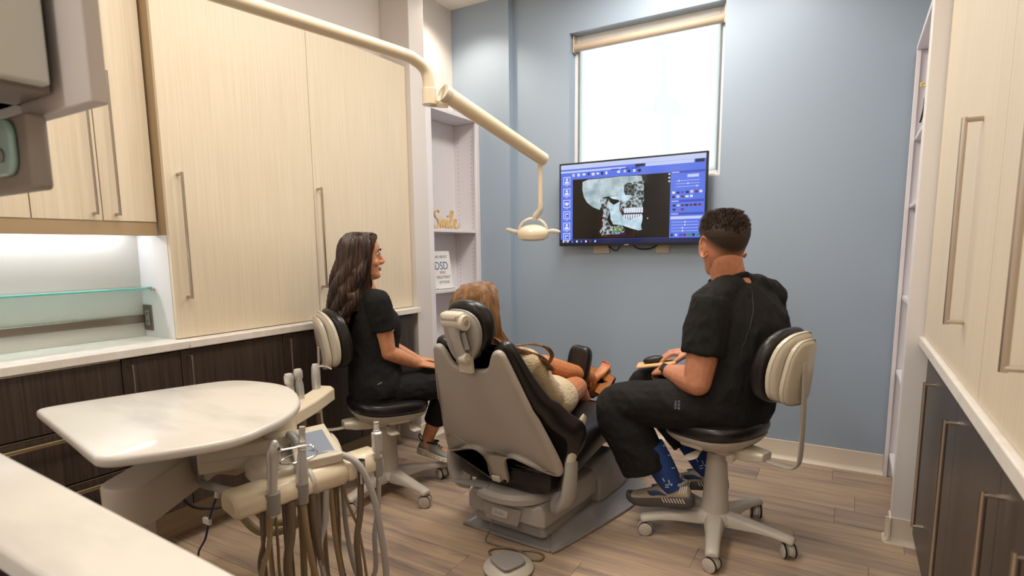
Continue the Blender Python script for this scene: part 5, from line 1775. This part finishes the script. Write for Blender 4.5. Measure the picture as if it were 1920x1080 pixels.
obj('neckband', sh_tube(ringp, [(.012, .005)] * 24, 8, closed=True, side=(0, 0, 1)), M_fabric, man)
# trousers
tr = [limb([mp + Vector((.02, 0, -.02)), Lh.lerp(Lk, .12), Lh.lerp(Lk, .5), Lk + Vector((.02, 0, .0)), Lk + Vector((-.01, 0, -.012))], [(.16, .12), .125, .108, .092, .082]),
      limb([mp + Vector((.02, 0, -.02)), Rh.lerp(Rk, .12), Rh.lerp(Rk, .5), Rk + Vector((.02, 0, .0)), Rk + Vector((-.01, 0, -.012))], [(.16, .12), .125, .108, .090, .080]),
      build_torso([mp + Vector((0, 0, -.075)), mp, mp + Vector((0, 0, .07))], [(.19, .15), (.21, .165), (.205, .16)], [lM] * 3)]
hemL = Vector((-.755, 2.455, .292))
tr.append(sh_tube([Lk + Vector((.01, 0, .03)), Lk + Vector((.005, .0, -.06)), Lk.lerp(hemL, .55), hemL], [.085, .100, .106, (.108, .095)], 18, per=4))
hemR = Vector((-.63, 2.755, .36))
tr.append(sh_tube([Rk + Vector((.01, 0, .03)), Rk + Vector((.02, .0, -.06)), Rk.lerp(hemR, .55), hemR], [.080, .092, .092, .086], 18, per=4))
pants = remesh_obj('scrub_trousers', tr, M_fabricl, man, .0065, 5, (.10, .010, (.7, 1, .8)))


# hair: a short cap that fades out to skin at the sides and nape, plus short tufts on top
def man_hair():
    rows = []
    fade = []
    n = 60
    zs = np.linspace(-.085, .1145, 40)
    for z in zs:
        t_ = (z + .085) / .2
        grow = .002 + .010 * min(1, max(0, (z + .01) / .06)) + .006 * max(0, (z - .06) / .05)
        ring_ = head_ring(float(z), grow, n)
        if z > .098:
            ring_ = [(x, y_, z + .010 * (z - .098) / .0165) for x, y_, _ in ring_]
        rows.append(ring_)
    v = [p for r in rows for p in r]
    f = []
    fd = []
    for i, z in enumerate(zs):
        for j in range(n):
            a = 2 * PI * j / n
            fr = math.sin(a)                       # +1 face, -1 back
            side = abs(math.cos(a))
            low = .004 - .062 * max(0, -fr)        # hair line: lower at the nape
            fd.append(min(1, max(0, (z - low) / .045)))
    hairline = []
    for i in range(len(zs) - 1):
        for j in range(n):
            a = 2 * PI * (j + .5) / n
            z = (zs[i] + zs[i + 1]) / 2
            fr = math.sin(a)
            lim = -.085 + .0 if fr < -.25 else (-.02 if fr < .25 else .066)
            if fr < -.25:
                lim = -.078
            if z < lim:
                continue
            f.append((i * n + j, i * n + (j + 1) % n, (i + 1) * n + (j + 1) % n, (i + 1) * n + j))
    f.append(tuple((len(zs) - 1) * n + j for j in range(n)))
    return v, f, fd


hv, hf, fd = man_hair()
hair = obj('hair', xf((hv, hf), HMm), M_fade, man, sharp=80)
at = hair.data.attributes.new('fade', 'FLOAT', 'POINT')
at.data.foreach_set('value', fd)
rh = random.Random(11)
tp = []
for k in range(1500):
    a = rh.uniform(0, 2 * PI)
    z = .030 + .086 * rh.random() ** .55
    if math.sin(a) > .45 and z < .085:
        continue
    f_, b_, w_ = interp(HEADT, min(z, .1145))
    g_ = .006 + .010 * min(1, (z - .02) / .06)
    rr = rh.random() ** .5 if z > .108 else 1
    cy = (f_ + b_) / 2
    p = Vector(((w_ + g_) * math.cos(a) * rr, cy + ((f_ - b_) / 2 + g_) * math.sin(a) * rr, z + (.007 if z > .1 else 0)))
    nrm = Vector((p.x / (w_ + .02) ** 2 * .006, (p.y - cy) / .11 ** 2 * .01, (z - .01) * 9)).normalized()
    L_ = .008 + .014 * min(1, max(0, (z - .03) / .06))
    lay = Vector((rh.uniform(-.35, .35), .45 if p.y > 0 else -.5, rh.uniform(-.5, .1))) * .8
    q = p + (nrm + lay).normalized() * L_
    tp.append([p - nrm * .004, p + (nrm * .9 + lay * .4).normalized() * L_ * .55, q])
obj('hair_tufts', xf(strands(tp, .0022, .0005, 3), HMm), M_hairm, hair)
# glasses cord clip, watch, labels
wd = (Lw - Le).normalized()
obj('watch_strap', sh_tube([Lw - wd * .026, Lw - wd * .004], [(.0335, .0300), (.0325, .0290)], 20), M_rubber, man, .002)
wn_ = Vector((-.45, -.62, .62))
wn_ = (wn_ - wd * wn_.dot(wd)).normalized()
obj('watch_case', xf(sh_pillow(rrect(-.017, .017, -.020, .020, .006), 0, .011, .004), frame(Lw - wd * .015 + wn_ * .026, wd, wn_.cross(wd))), M_blackp, man)


def on_surface(ob, p, d, lift=.0015):
    """nearest point of a built garment to p, with a frame lying on it; d = text direction"""
    bv = BVHTree.FromPolygons([v.co for v in ob.data.vertices], [tuple(q.vertices) for q in ob.data.polygons])
    co, nr, _, _ = bv.find_nearest(Vector(p))
    x = Vector(d)
    x = (x - nr * x.dot(nr)).normalized()
    return frame(co + nr * lift, x, nr.cross(x))


mtop = [o for o in man.children if o.name.startswith('scrub_top')][0]
bvm = BVHTree.FromPolygons([v.co for v in mtop.data.vertices], [tuple(q.vertices) for q in mtop.data.polygons])
for sd_ in (-1, 1):
    sp_ = []
    for k in range(13):
        t_ = k / 12
        q = sC + Vector((-.02, 0, .06)) - tf * (.09 + .06 * t_) - tl * (sd_ * (-.035 - .13 * t_ ** 1.2)) + Vector((0, 0, -.02 - .27 * t_))
        co, nr, _, _ = bvm.find_nearest(q)
        sp_.append(co + nr * .0005)
    obj('back_seam', sh_tube(sp_, .0026, 6, per=2), M_rubber, man)
obj('sleeve_label', xf(join(sh_text('MEDICAL', .009, .0003)), on_surface(mtop, (-.555, 2.335, .875), (.8, -.3, .1), .003)), M_ink, man)
obj('trouser_label', xf(join(sh_text('SCRUB', .013, .0003), xf(sh_text('WEAR', .013, .0003), T(0, -.014, 0))), on_surface(pants, (-.585, 2.30, .665), (.1, .1, -.9), .004)), M_ink, man)
# socks and shoes
for s_, e_ in ((La.lerp(Lk, .42), La + Vector((.0, 0, -.045))), (Ra.lerp(Rk, .42), Ra + Vector((.0, 0, -.045)))):
    sk = obj('sock', sh_tube([s_, s_.lerp(e_, .5), e_], [.064, .060, .049], 18, per=3), M_sock, man)
    rk = random.Random(4)
    pr = []
    ax = (e_ - s_).normalized()
    for k in range(26):
        t_, a_ = rk.uniform(.05, .9), rk.uniform(0, 2 * PI)
        c_ = s_.lerp(e_, t_)
        q1 = ax.orthogonal().normalized()
        nn = q1 * math.cos(a_) + ax.cross(q1) * math.sin(a_)
        r_ = .0645 - .008 * t_ - .008 * max(0, t_ - .5)
        fm = frame(c_ + nn * r_, nn.cross(ax) * math.cos(k) + ax * math.sin(k), ax * math.cos(k) - nn.cross(ax) * math.sin(k))
        pr.append(xf(sh_box(-.009, .009, -.0022, .0022, -.001, .0008) if k % 3 else sh_lathe([(.005, -.001), (.005, .0008)], 8), fm))
    obj('sock_print', join(*pr), M_sockw, sk)
shoe(man, (-.545, 2.485, .148), (-.842, 2.470, .108), M_shoet, M_shoed, M_greyd, 'runner', 1.08)
shoe(man, (-.445, 2.735, .150), (-.735, 2.720, .118), M_shoet, M_shoed, M_greyd, 'runner', 1.08)
# board and mouse on his lap
brd = frame((-.775, 2.690, .742), (-.95, -.25, -.16), (.25, -.96, .06))
if brd.to_3x3().col[2].z < 0:
    brd = frame((-.775, 2.690, .742), (-.95, -.25, -.16), (-.25, .96, -.06))
tag(obj('lap_board', xf(sh_pillow(rrect(-.085, .10, -.085, .085, .012), -.004, .004, .002, 2), brd), M_board), 'thin tan board resting on the lap of the person on the right, under the mouse', 'board')
tag(obj('computer_mouse', xf(([(x, y_, z * (1 - .35 * (x / .055) ** 2)) for x, y_, z in sh_pillow(smooth_poly([(.055, 0), (.045, .024), (0, .030), (-.04, .027), (-.055, 0), (-.04, -.027), (0, -.030), (.045, -.024)], 3), .0, .032, .014, 4)[0]], sh_pillow(smooth_poly([(1, 0)] * 8, 3), 0, .03, .01, 4)[1]), brd @ T(.015, -.01, .0046)), M_blackp), 'glossy black computer mouse under the hand of the person on the right', 'mouse')


# ------------------------------------------------------------------ long hair
def long_hair(person, HM, vol, down, zlow, m_, seed, count, extra=None, front=110, wave=.010, sway=(0, 0)):
    """vol: table z -> (centre y, half width x, half depth y) of the hair mass in head coordinates; 0 deg = back"""
    rg = random.Random(seed)

    def surf(ph, z, k=1.0):
        cy, a, b = interp(vol, z)
        sx_ = sway[0] * max(0, (.0 - z)) ** 1.3
        sy_ = sway[1] * max(0, (.0 - z)) ** 1.3
        return Vector((a * k * math.sin(ph) + sx_, cy - b * k * math.cos(ph) + sy_, z))
    # scalp cap: everything above the hair line
    n = 48
    cap_r = []
    for z in list(np.linspace(-.10, .1, 20)) + [.108, .114, .1175]:
        cap_r.append(head_ring(min(z, .1145), .006 + .004 * (z > .05), n))
        cap_r[-1] = [(x, y_, z) for x, y_, _ in cap_r[-1]]
    v = [p for r in cap_r for p in r]
    zz = [r[0][2] for r in cap_r]
    f = []
    for i in range(len(cap_r) - 1):
        for j in range(n):
            fr = math.sin(2 * PI * (j + .5) / n)
            z = (zz[i] + zz[i + 1]) / 2
            lim = -1 if fr < .32 else (.040 + .05 * min(1, (fr - .32) / .4))
            if z < lim:
                continue
            f.append((i * n + j, i * n + (j + 1) % n, (i + 1) * n + (j + 1) % n, (i + 1) * n + j))
    f.append(tuple((len(cap_r) - 1) * n + j for j in range(n)))
    h = obj('hair', xf((v, f), HM), m_, person, sharp=80)
    # under layer
    rings = []
    fr_ = math.radians(front)
    for z in np.linspace(.105, zlow + .03, 26):
        w_ = [surf(-fr_ + 2 * fr_ * j / 22, float(z), .93) for j in range(23)] + [surf(fr_ - 2 * fr_ * j / 22, float(z), .80) for j in range(23)]
        for q in w_:
            q.x += wave * .6 * math.sin(z * 45 + q.y * 30) * min(1, max(0, -z * 6))
        rings.append(w_)
    obj('hair_underlayer', xf(sh_loft(rings), HM), m_, h, sharp=80)
    paths = []
    for k in range(count):
        ph = rg.uniform(-fr_, fr_)
        cl = round(ph * 9) / 9.0
        kk = rg.uniform(.90, 1.03)
        zend = zlow + rg.uniform(0, .06) + .05 * abs(ph / fr_) ** 2
        phs = ph
        pts = []
        top = Vector((rg.uniform(-.012, .012) + .010 * math.sin(ph), .055 - .10 * rg.random(), .121))
        pts.append(top)
        m1_ = surf(ph, .095, .97)
        pts.append(Vector((m1_.x * .75, m1_.y * .75 + top.y * .25, .113)))
        for z in np.linspace(.085, zend, 16):
            amp = wave * min(1, max(0, (.03 - z) / .12))
            w1 = math.sin(-z * 42 + cl * 7 + seed)
            w2 = math.cos(-z * 42 + cl * 7 + seed)
            q = surf(ph + amp * 2.0 * w1, float(z), kk + amp * 3.0 * w2)
            pts.append(q)
        paths.append(pts)
    if extra:
        paths += extra(rg)
    obj('hair_strands', xf(strands(paths, .0034, .0014, 4), HM), m_, h, sharp=80)
    return h


# ------------------------------------------------------------------ the woman on the left stool
wom = thing('person', 'person in black scrubs seated on the left stool by the cabinets, hands on thighs', 'person', (-2.1, 2.2, .49))
fW = Vector((.5, .866, 0))
rW = Vector((.866, -.5, 0))
wp = Vector((-2.125, 2.165, .575))
HMw = head_frame((-2.165, 2.138, 1.268), (.58, .815, -.03))
sW = Vector((-2.135, 2.150, 1.045))
WRs, WLs = sW + rW * .155, sW - rW * .155
WRe, WRw = Vector((-1.985, 2.115, .785)), Vector((-1.935, 2.285, .700))
WLe, WLw = Vector((-2.22, 2.32, .79)), Vector((-2.06, 2.42, .69))
WRh, WLh = wp + rW * .085, wp - rW * .085
WRk, WLk = Vector((-1.875, 2.475, .570)), Vector((-1.985, 2.60, .570))
WRa, WLa = Vector((-2.030, 2.455, .225)), Vector((-1.935, 2.595, .12))
tpw = [wp + Vector((0, 0, -.05)), wp + Vector((0, 0, .05)), Vector((-2.13, 2.155, .76)), Vector((-2.12, 2.165, .92)), sW + Vector((0, 0, -.01)), sW + Vector((-.005, 0, .045))]
trw = [(.165, .125), (.168, .125), (.132, .105), (.148, .115), (.135, .078), (.055, .05)]
sdw = [rW] * 6
WRH = hand_frame(WRw, (.30, .92, -.22), (.25, -.1, .95))
WLH = hand_frame(WLw, (.75, .62, -.12), (-.1, .1, .98))
body = [xf(sh_head(.95), HMw), limb([sW + Vector((0, 0, .0)), sW + Vector((-.014, -.012, .09)), HMw @ Vector((0, -.032, -.06))], [(.050, .048), (.042, .042), (.043, .044)]), build_torso(tpw, trw, sdw, -.012),
        limb([sW + rW * .03, WRs], [.05, .048]), limb([sW - rW * .03, WLs], [.05, .048]),
        limb([WRs, WRs.lerp(WRe, .5), WRe], [.050, .046, .038]), limb([WRe, WRe.lerp(WRw, .35), WRw], [.039, .038, (.027, .021)]),
        limb([WLs, WLs.lerp(WLe, .5), WLe], [.050, .046, .038]), limb([WLe, WLe.lerp(WLw, .35), WLw], [.039, .038, (.027, .021)]),
        sh_hand(WRH, True, (.18, .2, .2, .22), .05, (.5, .15), .92), sh_hand(WLH, False, (.2, .2, .22, .24), .05, (.5, .15), .92),
        limb([WRh, WRh.lerp(WRk, .5), WRk], [.085, .072, .054]), limb([WRk, WRk.lerp(WRa, .35), WRa], [.052, .052, .034]), limb([WLh, WLh.lerp(WLk, .5), WLk], [.085, .072, .054]), limb([WLk, WLk.lerp(WLa, .35), WLa], [.052, .052, .034]),
        limb([WRa, WRa + Vector((.02, 0, -.05)), WRa + Vector((.11, .02, -.07))], [.034, .034, .026]), limb([WLa, WLa + Vector((.02, -.01, -.05)), WLa + Vector((.11, -.03, -.075))], [.034, .034, .026])]
remesh_obj('body', body, M_skin2, wom, .004, 3)
face_parts(wom, HMw)
top = [build_torso([wp + Vector((0, 0, -.02))] + tpw[1:5] + [sW + Vector((-.005, 0, .038))], [(.178, .138), (.180, .138), (.150, .122), (.160, .128), (.140, .085), (.070, .062)], sdw),
       limb([sW + rW * .03, WRs], [.060, .062]), limb([sW - rW * .03, WLs], [.060, .062])]
for S_, E_ in ((WRs, WRe), (WLs, WLe)):
    d_ = (E_ - S_).normalized()
    top.append(sh_tube([S_ - d_ * .02, S_ + d_ * .04, S_ + d_ * .09, S_ + d_ * .145], [.060, .064, .063, .061], 18, per=3))
wtop = remesh_obj('scrub_top', top, M_fabric, wom, .0055, 5, (.07, .006, (1, 1, .8)))
tr = [build_torso([wp + Vector((0, 0, -.075)), wp, wp + Vector((0, 0, .055))], [(.165, .13), (.175, .135), (.172, .132)], [rW] * 3)]
for H_, K_, A_ in ((WRh, WRk, WRa), (WLh, WLk, WLa)):
    hm = K_.lerp(A_, .70)
    tr.append(limb([wp + Vector((0, 0, -.02)), H_.lerp(K_, .2), H_.lerp(K_, .6), K_], [(.13, .10), .098, .086, .068]))
    tr.append(sh_tube([K_ + Vector((0, 0, .02)), K_ + Vector((0, 0, -.05)), K_.lerp(A_, .4), hm], [.066, .068, .064, .056], 18, per=4))
wpants = remesh_obj('scrub_trousers', tr, M_fabricl, wom, .006, 5, (.08, .007, (.8, 1, .8)))
ringp = [sW + Vector((-.006, -.002, .052)) + rW * (.068 * math.cos(a)) + fW * (.060 * math.sin(a)) + Vector((0, 0, -.012 * math.sin(a) - .008 * math.cos(a) ** 2)) for a in np.linspace(0, 2 * PI, 25)[:-1]]
obj('neckband', sh_tube(ringp, [(.010, .004)] * 24, 8, closed=True, side=(0, 0, 1)), M_fabric, wom)
obj('hip_label', xf(sh_box(-.012, .012, -.003, .003, 0, .0006), on_surface(wtop, (-1.985, 2.045, .64), (.6, .4, .35), .003)), M_ink, wom)
obj('sleeve_label', xf(sh_box(-.006, .006, -.004, .004, 0, .0006), on_surface(wtop, (-1.93, 2.10, .90), (.3, .8, 0), .003)), M_label, wom)
shoe(wom, (-2.085, 2.445, .135), (-1.845, 2.475, .105), M_shoeg, M_sole, M_rubber, 'cloud', .92)
shoe(wom, (-2.00, 2.60, .006), (-1.775, 2.525, .004), M_shoeg, M_sole, M_rubber, 'cloud', .92)
volw = [(-.45, -.125, .050, .030), (-.38, -.118, .085, .045), (-.31, -.100, .110, .070), (-.24, -.080, .120, .088), (-.16, -.060, .116, .098), (-.10, -.046, .108, .100), (-.05, -.032, .100, .102), (.0, -.016, .092, .106), (.04, -.010, .090, .110), (.08, -.010, .080, .098), (.105, -.006, .058, .070), (.125, 0, .02, .03)]


def wom_front(rg):
    out = []
    for k in range(150):        # locks framing the face on both sides
        sx_ = 1 if rg.random() < .6 else -1
        j = rg.random()
        pts = [Vector((.006 * sx_, .055 - .03 * j, .120)), Vector((.036 * sx_, .070 - .045 * j, .108)), Vector((.064 * sx_, .060 - .05 * j, .082)), Vector((.079 * sx_, .046 - .05 * j, .048)), Vector((.086 * sx_, .036 - .05 * j, .005)),
               Vector((.088 * sx_, .032 - .055 * j, -.045)), Vector((.084 * sx_, .030 - .06 * j, -.095)), Vector((.080 * sx_, .036 - .065 * j, -.14)), Vector((.090 * sx_, .022 - .06 * j, -.185)), Vector((.106 * sx_, .000 - .05 * j, -.225)), Vector((.112 * sx_, -.02 - .05 * j, -.27))]
        out.append([p + Vector((rg.uniform(-.003, .003), rg.uniform(-.005, .005), 0)) for p in catmull(pts, 2)] if False else [Vector(tuple(p)) + Vector((rg.uniform(-.0015, .0015), rg.uniform(-.003, .003), 0)) for p in catmull(pts, 2)])
    return out


long_hair(wom, HMw, volw, 0, -.40, M_hairw, 3, 900, wom_front, 112, .034)

# ------------------------------------------------------------------ the patient in the chair
pat = thing('person', 'person in a cream knit top and tan sandals lying in the dental chair, legs crossed', 'person', (-1.22, 2.33, .5))
HMp = head_frame((-1.362, 2.010, 1.035), (.24, .96, .08), (.0, -.25, .97))
sP = Vector((-1.325, 2.075, .825))
rP = Vector((.997, .02, -.03)).normalized()
pp = Vector((-1.245, 2.335, .585))
PRs, PLs = sP + rP * .165, sP - rP * .165
PRe, PRw = Vector((-1.135, 2.265, .630)), Vector((-1.24, 2.43, .655))
PLe, PLw = Vector((-1.47, 2.27, .64)), Vector((-1.32, 2.44, .66))
PRh, PLh = pp + Vector((.070, 0, -.015)), pp + Vector((-.085, 0, .0))
PRk, PLk = Vector((-1.225, 2.725, .560)), Vector((-1.385, 2.665, .680))
PRa, PLa = Vector((-1.24, 2.98, .250)), Vector((-1.248, 2.965, .572))
tpp = [pp + Vector((.0, .04, -.02)), pp, Vector((-1.27, 2.235, .665)), Vector((-1.30, 2.155, .745)), sP, sP + Vector((-.01, -.01, .05))]
upP = Vector((-.05, -.25, .97))


def lean_torso(pts, rr, grow=0.0):
    return sh_tube(pts, [(a + grow, b + grow) for a, b in rr], 26, per=5, side=tuple(rP), dome=True)


trp = [(.155, .10), (.158, .105), (.125, .09), (.140, .095), (.130, .068), (.052, .05)]
PRH = hand_frame(PRw, (-.75, .5, -.1), (.1, .1, .98))
PLH = hand_frame(PLw, (.75, .5, -.1), (-.1, .1, .98))
ft = (Vector((-1.20, 3.075, .600)) - Vector((-1.25, 2.985, .505)))
body = [xf(sh_head(.95), HMp), limb([sP, sP.lerp(HMp @ Vector((0, -.02, -.06)), .5), HMp @ Vector((0, -.028, -.06))], [(.058, .055), .050, .049]), lean_torso(tpp, trp, -.012),
        limb([sP + rP * .03, PRs], [.05, .048]), limb([sP - rP * .03, PLs], [.05, .048]),
        limb([PRs, PRs.lerp(PRe, .5), PRe], [.048, .044, .037]), limb([PRe, PRe.lerp(PRw, .4), PRw], [.037, .036, (.026, .020)]), limb([PLs, PLs.lerp(PLe, .5), PLe], [.048, .044, .037]), limb([PLe, PLe.lerp(PLw, .4), PLw], [.037, .036, (.026, .020)]),
        sh_hand(PRH, True, (.25, .25, .25, .25), .05, (.5, .15), .9), sh_hand(PLH, False, (.25, .25, .25, .25), .05, (.5, .15), .9),
        limb([PRh, PRh.lerp(PRk, .5), PRk, PRk + Vector((-.005, .02, -.02))], [.078, .074, .060, .052]), limb([PRk, PRk.lerp(PRa, .3) + Vector((0, .0, 0)), PRa], [.054, .056, .034]),
        limb([PLh, PLh.lerp(PLk, .5), PLk], [.088, .078, .056]), limb([PLk, PLk.lerp(PLa, .3) + Vector((.0, -.004, -.008)), PLk.lerp(PLa, .7), PLa], [.054, .058, .043, .033]),
        # crossed foot with toes
        limb([PLa, Vector((-1.245, 2.99, .530))], [.034, .028]),
        limb([Vector((-1.256, 2.978, .522)), Vector((-1.230, 3.02, .556)), Vector((-1.208, 3.055, .590)), Vector((-1.198, 3.072, .607))], [(.024, .025), (.028, .022), (.033, .014), (.030, .010)], side=(1, -.3, -.2)),
        limb([PRa, PRa + Vector((0, .02, -.05)), PRa + Vector((.01, .12, -.09))], [.033, .033, .022])]
for k in range(5):
    o_ = (k - 2) * .0130
    b_ = Vector((-1.198, 3.070, .606)) + Vector((1, -.3, -.2)).normalized() * o_
    body.append(limb([b_, b_ + Vector((.008, .014, .018)), b_ + Vector((.011, .020, .028 - .003 * abs(k - 1)))], [.0075, .0075, .006], 8))
remesh_obj('body', body, M_skin3, pat, .004, 3)
face_parts(pat, HMp)
for k in range(5):
    o_ = (k - 2) * .0130
    b_ = Vector((-1.198, 3.070, .606)) + Vector((1, -.3, -.2)).normalized() * o_ + Vector((.006, .013, .030 - .003 * abs(k - 1)))
    obj('toenail', sh_ball(tuple(b_), .0055, .005, .006, 8, 6), M_nail, pat)
kn = [lean_torso([pp + Vector((0, .12, -.01))] + tpp[1:5] + [sP + Vector((-.01, -.01, .035))], [(.148, .108), (.158, .114), (.138, .102), (.150, .106), (.136, .076), (.075, .06)]),
      limb([sP + rP * .03, PRs], [.060, .062]), limb([sP - rP * .03, PLs], [.060, .062]),
      sh_tube([PRs - Vector((0, .02, 0)), PRs.lerp(PRe, .4), PRe + Vector((.0, -.01, 0)), PRe.lerp(PRw, .35)], [.056, .060, .056, .046], 18, per=4), sh_tube([PLs, PLs.lerp(PLe, .4), PLe, PLe.lerp(PLw, .35)], [.060, .068, .062, .050], 18, per=4)]
remesh_obj('knit_top', kn, M_knit, pat, .0055, 5, (.09, .004, (1, 1, 1)))
sh_ = [lean_torso([pp + Vector((0, .03, -.03)), pp + Vector((0, -.02, .04))], [(.138, .09), (.138, .09)])]
for H_, K_ in ((PRh, PRk), (PLh, PLk)):
    sh_.append(sh_tube([H_, H_.lerp(K_, .2), H_.lerp(K_, .28)], [.080, .080, .079], 18, per=3))
remesh_obj('shorts', sh_, M_denim, pat, .006, 5)
# sandal on the crossed foot
fx = ft.normalized()
fside = Vector((1, -.3, -.2))
fside = (fside - fx * fside.dot(fx)).normalized()
fz = fx.cross(fside)
if fz.dot(Vector((-.3, -.6, .6))) < 0:
    fz = -fz
SF = Matrix((fx, fz.cross(fx), fz)).transposed().to_4x4() @ Matrix.Scale(.82, 4)
SF.translation = Vector((-1.255, 2.985, .508))
so_out = smooth_poly([(-.045, 0), (-.03, .030), (.03, .030), (.09, .034), (.15, .042), (.19, .034), (.205, 0), (.19, -.034), (.15, -.042), (.09, -.034), (.03, -.030), (-.03, -.030)], 3)
ws = sh_pillow(so_out, 0, 1, .15, 3)
wedge = ([(x, y_, -.022 - (1 - z) * (.058 if x < .02 else max(.014, .058 - (x - .02) * .42))) for x, y_, z in ws[0]], ws[1])
sdl = obj('sandal', xf(wedge, SF), M_suede, pat)
tr_ = ([(x, y_ * 1.01, -.022 - (.066 if x < .02 else max(.020, .066 - (x - .02) * .42)) + z * .008) for x, y_, z in ws[0]], ws[1])
obj('sole', xf(tr_, SF), M_rubber, sdl)
obj('toe_strap', xf(sh_tube([(.125, -.045, -.022), (.12, -.036, .006), (.118, 0, .020), (.12, .036, .006), (.125, .045, -.022)], [(.022, .0025)] * 5, 10, per=4, side=(1, 0, 0)), SF), M_suede, sdl)
obj('toe_loop', xf(sh_tube([(.165, -.045, -.018), (.168, -.036, .004), (.17, -.006, .012), (.165, .03, .004), (.16, .044, -.018)], [(.010, .002)] * 5, 10, per=4, side=(1, 0, 0)), SF), M_suede, sdl)
obj('ankle_strap', xf(sh_tube([(-.035, -.030, -.02), (-.02, -.040, .03), (.005, -.032, .055), (.02, 0, .06), (.005, .032, .055), (-.02, .040, .03), (-.035, .030, -.02)], [(.008, .002)] * 7, 8, per=4, side=(1, 0, 0)), SF), M_suede, sdl)
obj('heel_counter', xf(sh_tube([(.03, -.034, .0), (-.02, -.038, .006), (-.046, -.02, .010), (-.052, 0, .010), (-.046, .02, .010), (-.02, .038, .006), (.03, .034, .0)], [(.022, .0025)] * 7, 8, per=4, side=(0, 0, 1)), SF), M_suede, sdl)
shoe(pat, PRa + Vector((0, -.03, -.09)), PRa + Vector((.02, .19, -.11)), M_suede, M_rubber, M_suede, 'plain' if False else 'cloud', .85, name='closed_sandal')
volp = [(-.42, .03, .05, .03), (-.34, .02, .095, .05), (-.26, -.005, .126, .075), (-.18, -.015, .136, .092), (-.11, -.016, .130, .100), (-.05, -.014, .122, .106), (.0, -.012, .112, .112), (.04, -.010, .098, .114), (.08, -.010, .084, .100), (.105, -.006, .060, .072), (.125, 0, .02, .03)]


def pat_front(rg):
    out = []
    for k in range(340):          # long locks drawn over the right shoulder to the front
        j = rg.random()
        g_ = rg.uniform(-1, 1)
        end = rg.uniform(.75, 1.0)
        pts = [Vector((.010, .05 - .08 * j, .121)), Vector((.05, .055 - .09 * j, .104)), Vector((.088, .035 - .08 * j, .06)), Vector((.104, .020 - .075 * j, .0)), Vector((.116, .016 - .07 * j, -.06)),
               Vector((.140 + .012 * g_, .030 - .05 * j, -.112)), Vector((.178 + .020 * g_, .060 - .03 * j, -.142)), Vector((.212 + .024 * g_, .105 - .02 * j, -.170)), Vector((.236 + .024 * g_, .150 - .01 * j, -.205)), Vector((.244 + .026 * g_, .185, -.255)), Vector((.240 + .026 * g_, .205, -.305))]
        pts = [p for i_, p in enumerate(pts) if i_ / 10 <= end]
        out.append([Vector(tuple(p)) + Vector((rg.uniform(-.002, .002), rg.uniform(-.004, .004), .006 * math.sin(i_ * .9 + j * 5))) for i_, p in enumerate(catmull(pts, 2))])
    for k in range(9):           # a loose curl standing off the shoulder
        g_ = rg.uniform(-.006, .006)
        out.append([Vector(tuple(p)) + Vector((g_, g_, rg.uniform(-.003, .003))) for p in catmull([(.17, .06, -.135), (.205, .12, -.135), (.238, .17, -.155), (.252, .19, -.190), (.242, .18, -.225), (.22, .16, -.245)], 3)])
    return out


long_hair(pat, HMp, volp, 0, -.30, M_hairp, 5, 800, pat_front, 108, .008)
